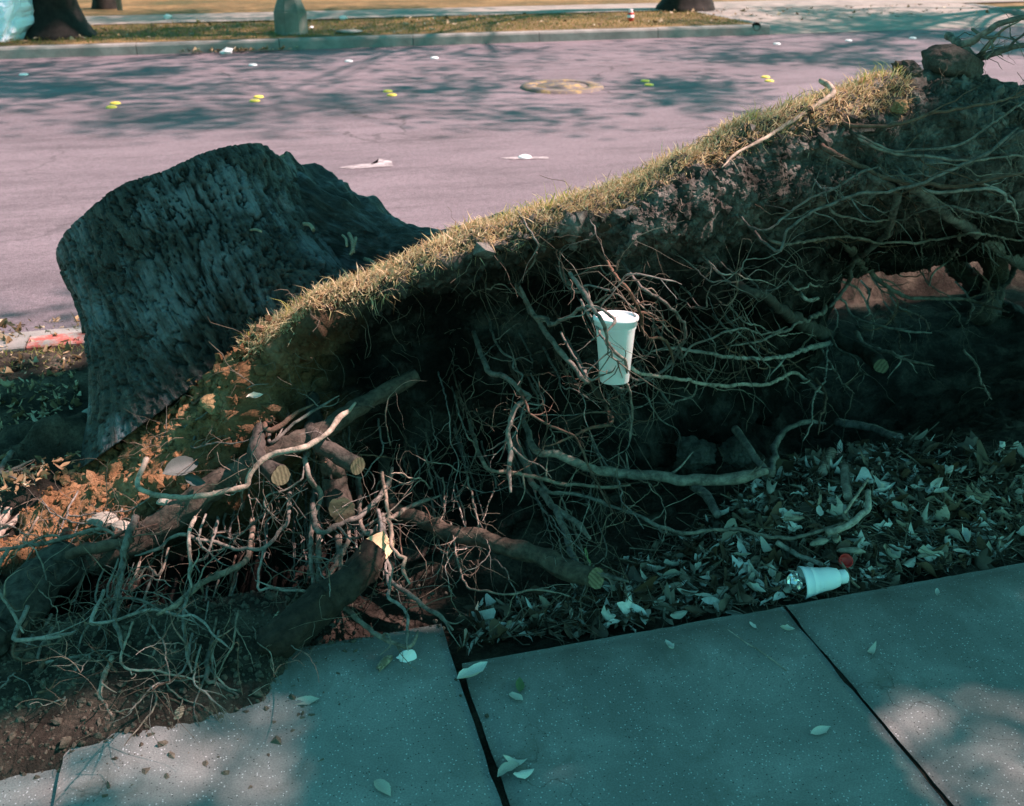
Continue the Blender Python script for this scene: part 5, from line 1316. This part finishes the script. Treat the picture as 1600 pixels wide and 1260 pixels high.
# unseen neighbouring street tree; leaves placed to shade the pavement, openings cut where sun should land
LITP = [[(25,1150),(90,1120),(170,1090),(330,1110),(440,1105),(470,1290),(-200,1290),(-200,1160)], [(1352,1130),(1440,1085),(1690,1070),(1760,1330),(1480,1330),(1420,1200)], [(-200,480),(135,490),(125,590),(-200,640)]]
foot = []
for i in range(0, nf, 3):
    if -200 < PXS[i] < 1330: foot.append(sunfoot(CREST[i] + np.array([0, 0, .02])))
    if 372 < PXS[i] < 1330:
        cf_ = foot[-1]; foot += [cf_ + np.array([-.03, -.06]), cf_ + np.array([-.05, -.12]), cf_ + np.array([.05, .07]), cf_ + np.array([.12, 0])]
    if -200 < PXS[i] < 430:
        for k in range(6, 26, 5): foot.append(sunfoot(PLATE[i, k]))
for x, y in [(940,520),(970,500),(430,712)]: foot.append(sunfoot(on_y(x, y, face_y(x, y) - .15)))
for x in np.linspace(2.3, 4.0, 12): foot += [np.array([x, 4.25]), np.array([x, 4.3]), np.array([x, 4.45])]
for k_ in (0.02, 0.06, 0.1, 0.14, 0.17): foot.append(sunfoot(np.array([c0[0], c0[1], c0[2] + k_])))
foot = np.array(foot)
def inside_v(poly, x, y):
    c = np.zeros(x.shape, bool); j = len(poly) - 1
    for i in range(len(poly)):
        xi, yi = poly[i]; xj, yj = poly[j]
        if yi != yj: c ^= ((yi > y) != (yj > y)) & (x < (xj - xi) * (y - yi) / (yj - yi) + xi)
        j = i
    return c
rg = np.random.default_rng(100); pts = []
G = np.stack([rg.uniform(-1.7, 4.6, 60000), rg.uniform(-0.6, 5.4, 60000)], 1)
def filt(G):
    dm = np.full(len(G), 9.0)
    for f_ in foot: dm = np.minimum(dm, np.hypot(G[:, 0] - f_[0], G[:, 1] - f_[1]))
    ok = ~((dm < 0.17) & ((G[:, 1] < 2.86) | (G[:, 1] > 4.0)))
    v_ = np.concatenate([G, np.zeros((len(G), 1))], 1) - _C; z_ = np.maximum(v_ @ _fw, .05)
    x_, y_ = 800 + FOC * (v_ @ _rt) / z_, 630 - FOC * (v_ @ _up) / z_
    rnd = rg.random(len(G))
    for pg in LITP: ok &= ~(inside_v(pg, x_, y_) & (rnd > 0.10))
    return ok & ((G[:, 1] < 4.45) | (rnd < 0.10))
ok = filt(G)
G = G[ok][:24000]
G2 = np.stack([rg.uniform(-1.2, 2.9, 40000), rg.uniform(0.5, 3.9, 40000)], 1); G = np.concatenate([G, G2[filt(G2)][:22000]])
h = rg.uniform(3.4, 6.2, len(G)) + 0.5 * np.sin(G[:, 0] * 2.1) * np.cos(G[:, 1] * 1.7)
pts = np.concatenate([G, np.zeros((len(G), 1))], 1) + SUN[None] * (h / SUN[2])[:, None]
cl = [pts[rg.integers(0, len(pts))] for _ in range(12)]
street_tree((6.3, 3.15, -0.03), 0.24, 2.6, cl, pts, 'unseen street tree on the planting strip, its crown shaped to shade the pavement', 3, 0.075)
def crown_pts(c, rad, ncl, per, seed, cr=0.8):
    rg = np.random.default_rng(seed); cl, out = [], []
    for _ in range(ncl):
        d = rg.normal(size=3); d /= np.linalg.norm(d); q_ = np.array(c) + d * np.array(rad) * rg.uniform(.45, 1) ; cl.append(q_); s_ = cr * rg.uniform(.6, 1.3)
        out.append(q_ + rg.normal(0, 1, (per, 3)) * np.array([s_, s_, s_ * .55]) * .6)
    return cl, np.concatenate(out)
ta = on_z(95, 56, FZ); cl, pp = crown_pts((ta[0] + .8, ta[1] - .6, 6.3), (4.2, 3.2, 1.8), 30, 330, 11)
street_tree(ta, 0.34, 2.6, cl[:11], pp, 'dark tree trunk on the far verge beside the white plastic bag', 5, 0.10)
tb = on_z(1072, 15, FZ); cl, pp = crown_pts((tb[0] - 0.5, 12.2, 6.9), (5.2, 4.2, 1.8), 26, 260, 12)
cl_, pp_ = crown_pts((tb[0] - 1.6, 16.8, 6.9), (4.6, 2.6, 1.6), 24, 260, 22); cl = cl[:4] + cl_[:5]; pp = np.concatenate([pp, pp_])
street_tree(tb, 0.36, 2.7, cl[:13], pp, 'broad tree trunk behind the red can on the far verge', 6, 0.10)
tc_ = np.array([16.5, 16.6, FZ]); cl, pp = crown_pts((15.2, 13.6, 6.9), (4.2, 3.6, 1.8), 30, 260, 13)
street_tree(tc_, 0.36, 2.7, cl[:11], pp, 'tree beyond the driveway, its crown shading the end of the road', 7, 0.10)
td = on_z(165, 14, FZ); cl, pp = crown_pts((td[0] + .5, td[1] + .5, 5.6), (2.6, 2.4, 1.4), 14, 260, 14)
street_tree(td, 0.17, 2.3, cl[:7], pp, 'slim dark tree trunk beyond the far pavement next to the thin post', 8, 0.09)
# grass and fallen leaves on the far verge
def verge_pick(x0, x1, y0, y1, z):
    return lambda rg, n: np.stack([rg.uniform(x0, x1, n), rg.uniform(y0, y1, n), np.full(n, z)], 1)
v = blades(14000, verge_pick(-6, 8, FAR_Y1 + .05, 17.5, FZ), .03, .09, .004, 8, (0, 0, 1), .5); mb = MB(); mb.add(*v)
link('verge_grass', mb.mesh('verge_grass', [M['lawn']], False), None, 'patchy grass covering the verge behind the far kerb', 'grass', kind='stuff')
rg = np.random.default_rng(15); mb = MB()
for k in range(420):
    x, y = rg.uniform(-4, 13), rg.uniform(FAR_Y1 + .1, 17.4); z = FZ + .03
    if k < 60: x, y, z = rg.normal(0.2, .35), FAR_Y0 - rg.uniform(.03, .2), ROAD_Z + .03
    c = rg.uniform(0, 6.28); v = LEAF[rg.integers(0, 8)] * rg.uniform(.05, .11); Rm = np.array(Matrix.Rotation(c, 3, 'Z')); mb.add(v @ Rm.T + np.array([x, y, z]), LEAFQ)
link('leaf_litter', mb.mesh('leaf_litter', [M['litter_warm']]), None, 'dry leaves scattered over the far verge and gutter', 'leaf litter', kind='stuff')
# near verge grass tufts by the kerb left of the stump
v = blades(900, lambda rg, n: np.stack([rg.normal(-1.0, .35, n), rg.uniform(3.9, 4.2, n), np.full(n, -.01)], 1), .02, .06, .0016, 9, (0, 0, 1), .4); mb = MB(); mb.add(*v)
link('kerb_grass', mb.mesh('kerb_grass', [M['grass']], False), None, 'short grass tufts along the near kerb left of the stump', 'grass', kind='stuff')
